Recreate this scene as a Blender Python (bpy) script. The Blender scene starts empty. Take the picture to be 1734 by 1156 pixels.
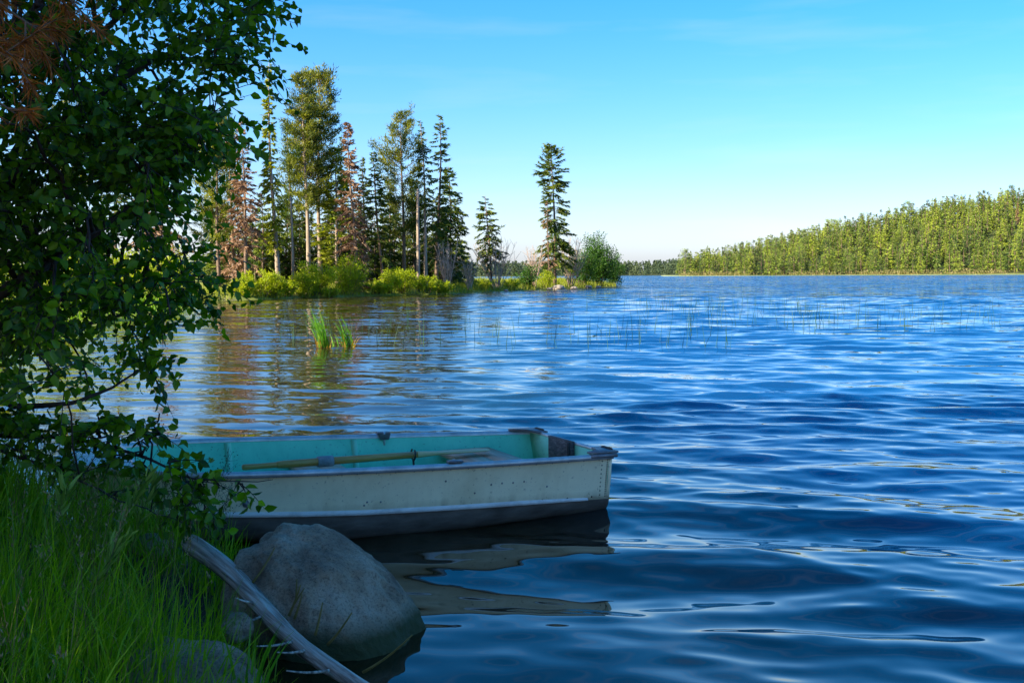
import bpy, math, random
import numpy as np
from mathutils import Vector, Matrix

# ---------------------------------------------------------------- camera, sky, sun, exposure
C = bpy.context.scene.collection
sc = bpy.context.scene
H, F, CX, CY, HY, ROLL = 1.47, 1950.0, 867.0, 578.0, 466.0, math.radians(0.3)
PITCH = math.atan((CY - HY) / F)
cd = bpy.data.cameras.new('camera'); cam = bpy.data.objects.new('camera', cd); C.objects.link(cam)
cd.sensor_width = 36; cd.lens = 36 * F / 1734; cd.clip_end = 8000; cd.clip_start = 0.05
cam.matrix_world = (Matrix.Translation((0, 0, H)) @ Matrix.Rotation(math.pi / 2 - PITCH, 4, 'X')
                    @ Matrix.Rotation(-ROLL, 4, 'Z'))
sc.camera = cam
SUN_DIR = Vector((-0.80, -0.46, 0.53)).normalized()
SUN_EL = math.asin(SUN_DIR.z)
SUN_ROT = math.atan2(SUN_DIR.x, SUN_DIR.y)
w = bpy.data.worlds.new('World'); sc.world = w; w.use_nodes = True
wt = w.node_tree; wt.nodes.clear()
wo = wt.nodes.new('ShaderNodeOutputWorld'); wb = wt.nodes.new('ShaderNodeBackground')
sk = wt.nodes.new('ShaderNodeTexSky'); sk.sky_type = 'NISHITA'; sk.sun_disc = False
sk.sun_elevation = SUN_EL; sk.sun_rotation = SUN_ROT
sk.altitude = 900; sk.air_density = 1.0; sk.dust_density = 2.5; sk.ozone_density = 6.0
hs = wt.nodes.new('ShaderNodeHueSaturation'); hs.inputs['Saturation'].default_value = 1.40; hs.inputs['Value'].default_value = 1.0
gam = wt.nodes.new('ShaderNodeGamma'); gam.inputs[1].default_value = 0.85   # softer contrast from horizon to zenith
wt.links.new(sk.outputs[0], gam.inputs[0]); wt.links.new(gam.outputs[0], hs.inputs['Color'])
# thin wisps of cloud low over the horizon (direction in the world, not in the lens)
tc = wt.nodes.new('ShaderNodeTexCoord'); mp = wt.nodes.new('ShaderNodeMapping')
mp.inputs['Scale'].default_value = (3.2, 3.2, 26); mp.inputs['Location'].default_value = (0.4, 0.2, 0.35)
nz = wt.nodes.new('ShaderNodeTexNoise'); nz.inputs['Scale'].default_value = 1.6; nz.inputs['Detail'].default_value = 6
rp = wt.nodes.new('ShaderNodeValToRGB'); rp.color_ramp.elements[0].position = 0.50; rp.color_ramp.elements[1].position = 0.70
rp.color_ramp.elements[1].color = (0.7, 0.7, 0.7, 1)
mx = wt.nodes.new('ShaderNodeMixRGB'); mx.inputs[2].default_value = (2.6, 2.7, 2.85, 1)
wt.links.new(tc.outputs['Generated'], mp.inputs[0]); wt.links.new(mp.outputs[0], nz.inputs['Vector'])
wt.links.new(nz.outputs['Fac'], rp.inputs[0]); sz = wt.nodes.new('ShaderNodeSeparateXYZ'); wt.links.new(tc.outputs['Generated'], sz.inputs[0])
mr = wt.nodes.new('ShaderNodeMapRange'); mr.inputs['From Min'].default_value = 0.012; mr.inputs['From Max'].default_value = 0.06; mr.inputs['To Min'].default_value = 1; mr.inputs['To Max'].default_value = 0.13
wt.links.new(sz.outputs['Z'], mr.inputs['Value'])
ml = wt.nodes.new('ShaderNodeMath'); ml.operation = 'MULTIPLY'; wt.links.new(rp.outputs[0], ml.inputs[0]); wt.links.new(mr.outputs[0], ml.inputs[1])
wt.links.new(ml.outputs[0], mx.inputs[0])
tn = wt.nodes.new('ShaderNodeMixRGB'); tn.blend_type = 'MULTIPLY'; tn.inputs[0].default_value = 1; tn.inputs[2].default_value = (1.18, 0.97, 0.98, 1)   # a camera balanced for daylight
wt.links.new(hs.outputs[0], tn.inputs[1]); wt.links.new(tn.outputs[0], mx.inputs[1]); wt.links.new(mx.outputs[0], wb.inputs[0])
wb.inputs[1].default_value = 0.126
wt.links.new(wb.outputs[0], wo.inputs[0])
sl = bpy.data.lights.new('sun', 'SUN'); so = bpy.data.objects.new('sun', sl); C.objects.link(so)
sl.energy = 4.8; sl.angle = math.radians(0.5); sl.color = (1.0, 0.90, 0.70)
so.rotation_euler = SUN_DIR.to_track_quat('Z', 'Y').to_euler()
so.location = (-30, -10, 40)
sc.view_settings.view_transform = 'Standard'; sc.view_settings.look = 'None'
sc.view_settings.exposure = 1.62; sc.view_settings.gamma = 1
try:
    sc.cycles.use_denoising = True
    sc.cycles.max_bounces = 6; sc.cycles.transparent_max_bounces = 4
    sc.cycles.transmission_bounces = 3; sc.cycles.sample_clamp_indirect = 4
except Exception: pass

# ---------------------------------------------------------------- measuring helpers
CM = np.array(cam.matrix_world.to_3x3())
def ray(px, py):
    d = CM @ np.array([(px - CX) / F, -(py - CY) / F, -1.0]); return d
def at(px, py, z=0.0):                 # point of the plane z under that line of sight
    d = ray(px, py); t = (z - H) / d[2]; return np.array([d[0] * t, d[1] * t, z])
def deep(px, py, dist):                # point at that distance ahead
    d = ray(px, py); t = dist / d[1]; return np.array([d[0] * t, dist, H + d[2] * t])

# ---------------------------------------------------------------- mesh helpers
def mk(name, V, faces, mats, parent=None, var=None, mi=None, smooth=False):
    """one mesh object; faces = list of int arrays (n,3) or (n,4); var = per-vertex float; mi = per-face material index"""
    V = np.asarray(V, np.float32).reshape(-1, 3)
    faces = [np.asarray(f, np.int32) for f in faces if len(f)]
    me = bpy.data.meshes.new(name)
    me.vertices.add(len(V)); me.vertices.foreach_set('co', V.ravel())
    loops = np.concatenate([f.ravel() for f in faces])
    tot = np.concatenate([np.full(len(f), f.shape[1], np.int32) for f in faces])
    start = np.concatenate([[0], np.cumsum(tot)[:-1]]).astype(np.int32)
    me.loops.add(len(loops)); me.loops.foreach_set('vertex_index', loops)
    me.polygons.add(len(tot)); me.polygons.foreach_set('loop_start', start); me.polygons.foreach_set('loop_total', tot)
    if mi is not None: me.polygons.foreach_set('material_index', np.asarray(mi, np.int32))
    if smooth: me.polygons.foreach_set('use_smooth', np.ones(len(tot), bool))
    if var is not None:
        a = me.attributes.new('var', 'FLOAT', 'POINT'); a.data.foreach_set('value', np.asarray(var, np.float32))
    me.update(calc_edges=True); me.validate()
    for m in (mats if isinstance(mats, (list, tuple)) else [mats]): me.materials.append(m)
    o = bpy.data.objects.new(name, me); C.objects.link(o)
    if parent is not None: o.parent = parent
    return o
def tag(o, label=None, cat=None, group=None, kind=None):
    if label: o['label'] = label
    if cat: o['category'] = cat
    if group: o['group'] = group
    if kind: o['kind'] = kind
    return o
def thing(name, label, cat, loc=(0, 0, 0), rotz=0, group=None):
    o = bpy.data.objects.new(name, None); C.objects.link(o); o.empty_display_size = 0.2
    o.location = loc; o.rotation_euler = (0, 0, rotz)
    return tag(o, label, cat, group)
class MB:
    """collects pieces of one mesh"""
    def __init__(s): s.V = []; s.F = []; s.var = []; s.mi = []; s.n = 0
    def add(s, V, F, var=0.5, mi=0):
        V = np.asarray(V, float).reshape(-1, 3)
        for f in F:
            f = np.asarray(f, int)
            if len(f): s.F.append(f + s.n); s.mi.append(np.full(len(f), mi))
        s.V.append(V); s.var.append(np.broadcast_to(np.asarray(var, float), (len(V),))); s.n += len(V)
        return s
    def data(s):
        return np.concatenate(s.V), s.F, np.concatenate(s.var), np.concatenate(s.mi)
    def build(s, name, mats, parent=None, smooth=False):
        V, Fs, var, mi = s.data()
        return mk(name, V, Fs, mats, parent, var, mi, smooth)
def nrm(a): return a / (np.linalg.norm(a, axis=-1, keepdims=True) + 1e-9)
def tube(P, R, n=6, cap=True):
    P = np.asarray(P, float); R = np.broadcast_to(np.asarray(R, float), (len(P),))
    T = nrm(np.gradient(P, axis=0))
    ref = np.array([0, 0, 1.0]) if abs(T[:, 2]).mean() < 0.8 else np.array([1.0, 0, 0])
    A = nrm(np.cross(T, ref)); B = np.cross(T, A)
    a = np.arange(n) * 2 * math.pi / n
    V = P[:, None] + R[:, None, None] * (np.cos(a)[None, :, None] * A[:, None] + np.sin(a)[None, :, None] * B[:, None])
    i = np.arange(len(P) - 1)[:, None] * n; j = np.arange(n)[None]; k = (j + 1) % n
    Fq = np.stack([i + j, i + k, i + n + k, i + n + j], -1).reshape(-1, 4)
    V = V.reshape(-1, 3); Fs = [Fq]
    if cap:
        V = np.concatenate([V, P[:1], P[-1:]]); m = len(P) * n
        jj = np.arange(n); kk = (jj + 1) % n
        Fs.append(np.concatenate([np.stack([kk, jj, np.full(n, m)], -1),
                                  np.stack([(len(P) - 1) * n + jj, (len(P) - 1) * n + kk, np.full(n, m + 1)], -1)]))
    return V, Fs
def tubes(P, R, n=3):
    """many tubes of the same length: P (m,k,3), R (m,k)"""
    m, k, _ = P.shape
    T = nrm(np.gradient(P, axis=1)); ref = np.array([0.31, 0.17, 0.93])
    A = nrm(np.cross(T, ref)); B = np.cross(T, A)
    a = np.arange(n) * 2 * math.pi / n
    V = P[:, :, None] + R[:, :, None, None] * (np.cos(a)[:, None] * A[:, :, None] + np.sin(a)[:, None] * B[:, :, None])
    base = (np.arange(m) * k * n)[:, None, None] + (np.arange(k - 1) * n)[None, :, None]
    j = np.arange(n)[None, None]; q = (j + 1) % n
    Fq = np.stack([base + j, base + q, base + n + q, base + n + j], -1).reshape(-1, 4)
    return V.reshape(-1, 3), [Fq]
def ribbons(B, D, L, W, bend, rng, k=4, up=1.0):
    """grass blades: base B, horizontal lean direction D, length L, width W, bend"""
    n = len(B); t = np.linspace(0, 1, k + 1)
    L = np.broadcast_to(L, (n,)); W = np.broadcast_to(W, (n,)); bend = np.broadcast_to(bend, (n,))
    ang = 0.12 + bend[:, None] * t[None] ** 1.2                      # lean away from vertical
    seg = L[:, None] / k
    dx = np.sin(ang) * seg; dz = np.cos(ang) * seg * up
    X = np.concatenate([np.zeros((n, 1)), np.cumsum(dx[:, 1:], 1)], 1); Z = np.concatenate([np.zeros((n, 1)), np.cumsum(dz[:, 1:], 1)], 1)
    P = B[:, None] + X[..., None] * D[:, None] + Z[..., None] * np.array([0, 0, 1.0])
    a = rng.random(n) * 2 * math.pi
    S = np.stack([np.cos(a), np.sin(a), np.zeros(n)], -1)
    wd = W[:, None] * np.clip(1.0 - t[None] ** 1.8, 0.06, 1) * 0.5
    V = np.stack([P - S[:, None] * wd[..., None], P + S[:, None] * wd[..., None]], 2)      # n,k+1,2,3
    i = (np.arange(n) * (k + 1) * 2)[:, None] + (np.arange(k) * 2)[None]
    Fq = np.stack([i, i + 1, i + 3, i + 2], -1).reshape(-1, 4)
    return V.reshape(-1, 3), [Fq]
def leaves(P, D, N, S, wide=0.42, fold=0.10):
    """ovate pointed leaves: stalk end P, direction D, facing N, length S"""
    D = nrm(D); Rr = nrm(np.cross(D, N)); U = np.cross(Rr, D); S = S[:, None]
    def q(u, v, h): return P + D * S * u + Rr * S * v + U * S * h
    V = np.stack([q(0, 0, 0), q(.30, wide, fold), q(.66, wide * .72, fold * .8), q(1, 0, -.08), q(.66, -wide * .72, fold * .8), q(.30, -wide, fold)], 1)
    i = (np.arange(len(P)) * 6)[:, None]
    Fq = np.concatenate([i + np.array([[0, 1, 2, 3]]), i + np.array([[0, 3, 4, 5]])])
    return V.reshape(-1, 3), [Fq]
def sprays(P, D, L, W, rng):
    """flat narrow needle sprays (kite quads) from P along D, random roll"""
    n = len(P); D = nrm(D); r = nrm(rng.normal(size=(n, 3))); A = nrm(np.cross(D, r))
    L = np.broadcast_to(L, (n,))[:, None]; W = np.broadcast_to(W, (n,))[:, None]
    V = np.stack([P, P + D * L * .45 + A * W * .5, P + D * L, P + D * L * .4 - A * W * .5], 1)
    return V.reshape(-1, 3), [np.arange(n * 4).reshape(n, 4)]

# ---------------------------------------------------------------- materials
def mat(name): 
    m = bpy.data.materials.new(name); m.use_nodes = True; nt = m.node_tree
    b = nt.nodes['Principled BSDF']; return m, nt, b
def N_(nt, t, **kw):
    n = nt.nodes.new(t)
    for k, v in kw.items(): n.inputs[k].default_value = v
    return n
def ramp(nt, src, stops):
    r = nt.nodes.new('ShaderNodeValToRGB'); e = r.color_ramp.elements
    while len(e) < len(stops): e.new(0.5)
    for i, (p, c) in enumerate(stops): e[i].position = p; e[i].color = (*c, 1)
    nt.links.new(src, r.inputs[0]); return r.outputs[0]
def foliage(name, c1, c2, trans=0.35, rough=0.55, spec=0.25, each=0.0):
    """leaf colour runs from c1 to c2 with each leaf's own number plus a soft patchiness"""
    m, nt, b = mat(name)
    a = nt.nodes.new('ShaderNodeAttribute'); a.attribute_name = 'var'
    fac = a.outputs['Fac']
    if each:                                    # every tree of a copied kind its own tone
        oi = nt.nodes.new('ShaderNodeObjectInfo'); q = nt.nodes.new('ShaderNodeMath'); q.operation = 'MULTIPLY_ADD'; q.inputs[1].default_value = each
        nt.links.new(oi.outputs['Random'], q.inputs[0]); q2 = nt.nodes.new('ShaderNodeMath'); q2.operation = 'SUBTRACT'; q2.inputs[1].default_value = each * .5
        nt.links.new(fac, q.inputs[2]); nt.links.new(q.outputs[0], q2.inputs[0]); fac = q2.outputs[0]
    col = ramp(nt, fac, [(0.0, c1), (1.0, c2)])
    nt.links.new(col, b.inputs['Base Color'])
    b.inputs['Roughness'].default_value = rough; b.inputs['Specular IOR Level'].default_value = spec
    t = nt.nodes.new('ShaderNodeBsdfTranslucent'); mxs = nt.nodes.new('ShaderNodeMixShader'); mxs.inputs[0].default_value = trans
    hv = N_(nt, 'ShaderNodeHueSaturation', Saturation=1.15, Value=1.25); nt.links.new(col, hv.inputs['Color']); nt.links.new(hv.outputs[0], t.inputs['Color'])
    nt.links.new(b.outputs[0], mxs.inputs[1]); nt.links.new(t.outputs[0], mxs.inputs[2])
    nt.links.new(mxs.outputs[0], nt.nodes['Material Output'].inputs[0])
    return m
def noisy(name, stops, scale=5, detail=6, rough=0.8, spec=0.3, bump=0.0, bscale=30, stretch=(1, 1, 1), coord='Object', metal=0.0, dist=0.01):
    m, nt, b = mat(name)
    tcn = nt.nodes.new('ShaderNodeTexCoord'); mpn = nt.nodes.new('ShaderNodeMapping'); mpn.inputs['Scale'].default_value = stretch
    nt.links.new(tcn.outputs[coord], mpn.inputs[0])
    n1 = N_(nt, 'ShaderNodeTexNoise', Scale=scale, Detail=detail, Roughness=0.62); nt.links.new(mpn.outputs[0], n1.inputs['Vector'])
    nt.links.new(ramp(nt, n1.outputs['Fac'], stops), b.inputs['Base Color'])
    b.inputs['Roughness'].default_value = rough; b.inputs['Specular IOR Level'].default_value = spec; b.inputs['Metallic'].default_value = metal
    if bump:
        n2 = N_(nt, 'ShaderNodeTexNoise', Scale=bscale, Detail=5); nt.links.new(mpn.outputs[0], n2.inputs['Vector'])
        bp = N_(nt, 'ShaderNodeBump', Strength=bump, Distance=dist); nt.links.new(n2.outputs['Fac'], bp.inputs['Height']); nt.links.new(bp.outputs[0], b.inputs['Normal'])
    return m
M = {}
M['birch_leaf'] = foliage('birch_leaf', (0.016, 0.072, 0.003), (0.20, 0.38, 0.010), trans=0.45, rough=0.42, spec=0.32)
M['birch_bark'] = noisy('birch_bark', [(0.3, (0.018, 0.013, 0.011)), (0.7, (0.06, 0.045, 0.038))], 14, stretch=(1, 1, .4), bump=.5)
M['dead_needle'] = foliage('dead_needle', (0.22, 0.055, 0.010), (0.50, 0.17, 0.03), trans=0.3)
M['grass'] = foliage('grass', (0.05, 0.16, 0.003), (0.29, 0.46, 0.009), trans=0.45, rough=0.45, spec=0.35)
M['straw'] = foliage('straw', (0.16, 0.12, 0.035), (0.30, 0.24, 0.08), trans=0.3)
M['reed'] = foliage('reed', (0.06, 0.20, 0.012), (0.14, 0.32, 0.02), trans=0.4)
M['reed_dry'] = foliage('reed_dry', (0.42, 0.20, 0.03), (0.6, 0.36, 0.06), trans=0.3)
M['rush'] = foliage('rush', (0.012, 0.05, 0.03), (0.03, 0.09, 0.04), trans=0.1)
M['spruce'] = foliage('spruce', (0.020, 0.058, 0.008), (0.15, 0.185, 0.014), trans=0.25)
M['spruce_gold'] = foliage('spruce_gold', (0.08, 0.13, 0.008), (0.32, 0.33, 0.014), trans=0.35)
M['pine'] = foliage('pine', (0.022, 0.055, 0.008), (0.25, 0.255, 0.018), trans=0.3)
M['brown_needle'] = foliage('brown_needle', (0.15, 0.08, 0.042), (0.34, 0.205, 0.115), trans=0.2)
M['willow'] = foliage('willow', (0.17, 0.25, 0.006), (0.46, 0.50, 0.015), trans=0.45)
M['shrub_green'] = foliage('shrub_green', (0.015, 0.055, 0.008), (0.07, 0.16, 0.012), trans=0.35)
M['bark'] = noisy('bark', [(0.3, (0.07, 0.045, 0.03)), (0.7, (0.22, 0.15, 0.10))], 6, stretch=(1, 1, .2), bump=.6)
M['bark_pale'] = noisy('bark_pale', [(0.3, (0.16, 0.115, 0.08)), (0.7, (0.38, 0.30, 0.22))], 5, stretch=(1, 1, .15), bump=.4)
M['twig_grey'] = noisy('twig_grey', [(0.3, (0.30, 0.21, 0.15)), (0.7, (0.56, 0.42, 0.31))], 4)
M['hill_pine'] = foliage('hill_pine', (0.014, 0.05, 0.012), (0.225, 0.295, 0.036), trans=0.07, each=.7)
M['hill_lime'] = foliage('hill_lime', (0.045, 0.10, 0.012), (0.32, 0.38, 0.038), trans=0.09, each=.7)
M['hill_dark'] = foliage('hill_dark', (0.008, 0.03, 0.010), (0.10, 0.15, 0.02), trans=0.1, each=.7)
M['far_wood'] = foliage('far_wood', (0.05, 0.085, 0.045), (0.11, 0.14, 0.06), trans=0.2)

# ---------------------------------------------------------------- ground: one height field round the lake's shore
SHORE = np.array([(30, -22), (10, -3.4), (4, 0.6), (0.9, 1.7), (-0.25, 2.7), (-0.72, 3.6), (-0.98, 4.35), (-1.12, 5.0), (-1.28, 5.6), (-1.75, 6.05), (-2.35, 6.35),
                  (-3.1, 6.9), (-4.2, 8.0), (-6.6, 10.5), (-9.0, 14.5), (-10.2, 22), (-12.0, 31), (-13.5, 45), (-17, 62)]
                 + [tuple(at(x, y)[:2]) for x, y in [(405, 508), (450, 507), (500, 505), (560, 504), (620, 502), (680, 500), (740, 499), (800, 496), (850, 493.5), (900, 491.5), (945, 489.5), (1000, 487.5), (1045, 485)]]
                 + [(13.2, 152), (9, 162), (-10, 170), (-60, 176), (-160, 178), (-160, -22)])
def inside(x, y, poly):
    c = np.zeros(x.shape, bool); j = len(poly) - 1
    for i in range(len(poly)):
        xi, yi = poly[i]; xj, yj = poly[j]
        c ^= ((yi > y) != (yj > y)) & (x < (xj - xi) * (y - yi) / (yj - yi + 1e-12) + xi); j = i
    return c
def sdist(x, y, poly=SHORE):
    d = np.full(x.shape, 1e9)
    for i in range(len(poly)):
        a = poly[i]; b = poly[(i + 1) % len(poly)]; ab = b - a
        t = np.clip(((x - a[0]) * ab[0] + (y - a[1]) * ab[1]) / (ab @ ab), 0, 1)
        d = np.minimum(d, np.hypot(x - a[0] - t * ab[0], y - a[1] - t * ab[1]))
    return np.where(inside(x, y, poly), d, -d)
_r = np.random.default_rng(5)
_W = [(_r.normal(size=2) * f, _r.random() * 6.28, a) for f, a in [(0.25, .5), (0.4, .5), (0.8, .35), (1.6, .25), (3.5, .16), (6, .1)]]
def bumps(x, y):
    z = 0
    for k, p, a in _W: z = z + a * np.sin(k[0] * x + k[1] * y + p)
    return z
def gz(x, y):
    x = np.asarray(x, float); y = np.asarray(y, float)
    d = sdist(x, y); n = bumps(x, y)
    near = 0.40 * (1 - np.exp(-np.maximum(d, 0) / 0.55)) + 0.035 * np.maximum(d, 0)
    far = 0.30 * (1 - np.exp(-np.maximum(d, 0) / 1.2)) + 1.1 * (1 - np.exp(-np.maximum(d - 1, 0) / 14))
    f = np.clip((y - 9) / 6, 0, 1)
    land = near * (1 - f) + far * f + 0.07 * n * np.clip(d, 0, 1)
    return np.where(d > 0, land, np.maximum(d * 0.55, -1.2))
def lines(lo, hi, a, b, fine, grow=1.12):
    L = list(np.arange(a, b, fine)); s = fine; v = L[-1]
    while v < hi: s = min(s * grow, 6); v += s; L.append(v)
    s = fine; v = a; M_ = []
    while v > lo: s = min(s * grow, 6); v -= s; M_.append(v)
    return np.array(M_[::-1] + L)
def ground():
    xs = lines(-170, 40, -5, 0.6, 0.07); ys = lines(-30, 190, 2, 9, 0.07)
    X, Y = np.meshgrid(xs, ys); Z = gz(X, Y)
    ny, nx = X.shape
    i = (np.arange(ny - 1)[:, None] * nx + np.arange(nx - 1)[None]).ravel()
    Fq = np.stack([i, i + 1, i + nx + 1, i + nx], -1)
    V = np.stack([X, Y, Z], -1).reshape(-1, 3)
    mi = (V[Fq[:, 0], 1] > 14).astype(int)
    o = mk('ground', V, [Fq], [M_soil, M_meadow], None, None, mi, True); tag(o, kind='structure')
M_soil = noisy('soil', [(0.3, (0.018, 0.012, 0.007)), (0.55, (0.05, 0.035, 0.02)), (0.8, (0.11, 0.085, 0.055))], 3, bump=.8, bscale=18, dist=.03, rough=.95)
M_meadow = noisy('meadow', [(0.3, (0.10, 0.13, 0.015)), (0.5, (0.20, 0.23, 0.03)), (0.75, (0.30, 0.23, 0.09))], .25, bump=.5, bscale=3, rough=.95)
ground()

# ---------------------------------------------------------------- water: real waves, finer ones as ripples of the surface
def water():
    rng = np.random.default_rng(11)
    rows = np.concatenate([np.geomspace(760, 330, 330, endpoint=False), np.geomspace(330, 40, 620, endpoint=False), np.geomspace(40, 1.0, 130)])
    y = H * F / rows; ny = len(y)
    tx = np.concatenate([np.linspace(-.95, -.5, 40, endpoint=False), np.linspace(-.5, .5, 620), np.linspace(.5, .95, 41)[1:]])
    X = tx[None] * (y[:, None] + 0.6); Y = np.broadcast_to(y[:, None], X.shape).copy()
    dy = np.gradient(y)[:, None]; Z = np.zeros_like(X); DX = np.zeros_like(X); DY = np.zeros_like(X); lost = np.zeros_like(X); tot = 0
    for i in range(120):
        lam = math.exp(rng.uniform(math.log(0.14), math.log(2.0)))
        th = math.radians(-101 + rng.normal() * (18 if lam > .5 else 30))
        slope = 0.0192 * (lam / 0.8) ** (-0.30 if lam > 0.8 else 0.55)
        k = 2 * math.pi / lam; amp = slope / k; ph = rng.uniform(0, 6.28)
        keep = np.clip((lam / (3.2 * np.maximum(dy * abs(math.sin(th)), 0.02)) - 0.7) / 0.8, 0, 1)
        arg = k * (math.cos(th) * X + math.sin(th) * Y) + ph
        Z += keep * amp * np.sin(arg); c = keep * amp * np.cos(arg) * 0.7
        DX += c * math.cos(th); DY += c * math.sin(th)
        lost += (1 - keep) ** 2 * slope ** 2; tot += slope ** 2
    # calmer in the cove to the left and close under the bank
    calm = 0.34 + 0.66 / (1 + np.exp(-(X - (-1.9 + 0.07 * Y)) / (0.5 + 0.05 * Y)))
    near = np.clip(0.22 + (-sdist(X, Y)) / 3.6, 0.22, 1)
    gust = 1 + 0.28 * np.sin(X * .45 + Y * .23 + 1) * np.sin(Y * .35 - X * .12)
    Amp = calm * near * gust
    V = np.stack([X + DX * Amp, Y + DY * Amp, Z * Amp], -1).reshape(-1, 3)
    nx = X.shape[1]
    i = (np.arange(ny - 1)[:, None] * nx + np.arange(nx - 1)[None]).ravel()
    Fq = np.stack([i, i + 1, i + nx + 1, i + nx], -1)
    var = (np.sqrt(lost / tot) * np.broadcast_to(calm, X.shape)).ravel()
    m, nt, b = mat('lake_water')
    a2 = nt.nodes.new('ShaderNodeAttribute'); a2.attribute_name = 'deep'
    nt.links.new(ramp(nt, a2.outputs['Fac'], [(0, (.024, .017, .006)), (.5, (.008, .030, .055)), (1, (.004, .045, .145))]), b.inputs['Base Color'])
    b.inputs['Roughness'].default_value = 0.02; b.inputs['IOR'].default_value = 1.44; b.inputs['Specular IOR Level'].default_value = 0.5
    a = nt.nodes.new('ShaderNodeAttribute'); a.attribute_name = 'var'
    g = nt.nodes.new('ShaderNodeNewGeometry'); mp_ = nt.nodes.new('ShaderNodeMapping'); mp_.inputs['Scale'].default_value = (0.45, 1.0, 1)
    nt.links.new(g.outputs['Position'], mp_.inputs[0])
    n1 = N_(nt, 'ShaderNodeTexNoise', Scale=1.1, Detail=2, Roughness=0.5); nt.links.new(mp_.outputs[0], n1.inputs['Vector'])
    # ripples too small for the mesh: tilt of the surface taken straight from the noise
    v1 = nt.nodes.new('ShaderNodeVectorMath'); v1.operation = 'SUBTRACT'; v1.inputs[1].default_value = (.5, .5, .5); nt.links.new(n1.outputs['Color'], v1.inputs[0])
    v2 = nt.nodes.new('ShaderNodeVectorMath'); v2.operation = 'MULTIPLY'; v2.inputs[1].default_value = (.8, 2.0, 0); nt.links.new(v1.outputs[0], v2.inputs[0])
    v3 = nt.nodes.new('ShaderNodeVectorMath'); v3.operation = 'SCALE'; mg = nt.nodes.new('ShaderNodeMapping'); mg.inputs['Scale'].default_value = (.012, .05, 1); nt.links.new(g.outputs['Position'], mg.inputs[0])
    ng = N_(nt, 'ShaderNodeTexNoise', Scale=1.0, Detail=4, Roughness=.6); nt.links.new(mg.outputs[0], ng.inputs['Vector'])
    gr_ = nt.nodes.new('ShaderNodeMapRange'); gr_.inputs['From Min'].default_value = .3; gr_.inputs['From Max'].default_value = .7; gr_.inputs['To Min'].default_value = .45; gr_.inputs['To Max'].default_value = 1.35
    nt.links.new(ng.outputs['Fac'], gr_.inputs['Value']); gm = nt.nodes.new('ShaderNodeMath'); gm.operation = 'MULTIPLY'; nt.links.new(gr_.outputs[0], gm.inputs[0]); nt.links.new(a.outputs['Fac'], gm.inputs[1])
    vb = nt.nodes.new('ShaderNodeVectorMath'); vb.operation = 'ADD'; vb.inputs[1].default_value = (0, -.13, 0); nt.links.new(v2.outputs[0], vb.inputs[0])
    nt.links.new(vb.outputs[0], v3.inputs[0]); nt.links.new(gm.outputs[0], v3.inputs['Scale'])
    v4 = nt.nodes.new('ShaderNodeVectorMath'); v4.operation = 'ADD'; nt.links.new(g.outputs['Normal'], v4.inputs[0]); nt.links.new(v3.outputs[0], v4.inputs[1])
    v5 = nt.nodes.new('ShaderNodeVectorMath'); v5.operation = 'NORMALIZE'; nt.links.new(v4.outputs[0], v5.inputs[0]); nt.links.new(v5.outputs[0], b.inputs['Normal'])
    o = mk('water', V, [Fq], m, None, var, None, True); tag(o, kind='structure')
    sd_ = -sdist(X, Y); dp_ = np.clip((sd_ - 1.6) / 3.2, 0, 1) * np.clip((X + 2.5 + .02 * Y) / 5, 0, 1)      # brown shallows, blue deep
    at_ = o.data.attributes.new('deep', 'FLOAT', 'POINT'); at_.data.foreach_set('value', dp_.ravel().astype(np.float32))
water()

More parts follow.
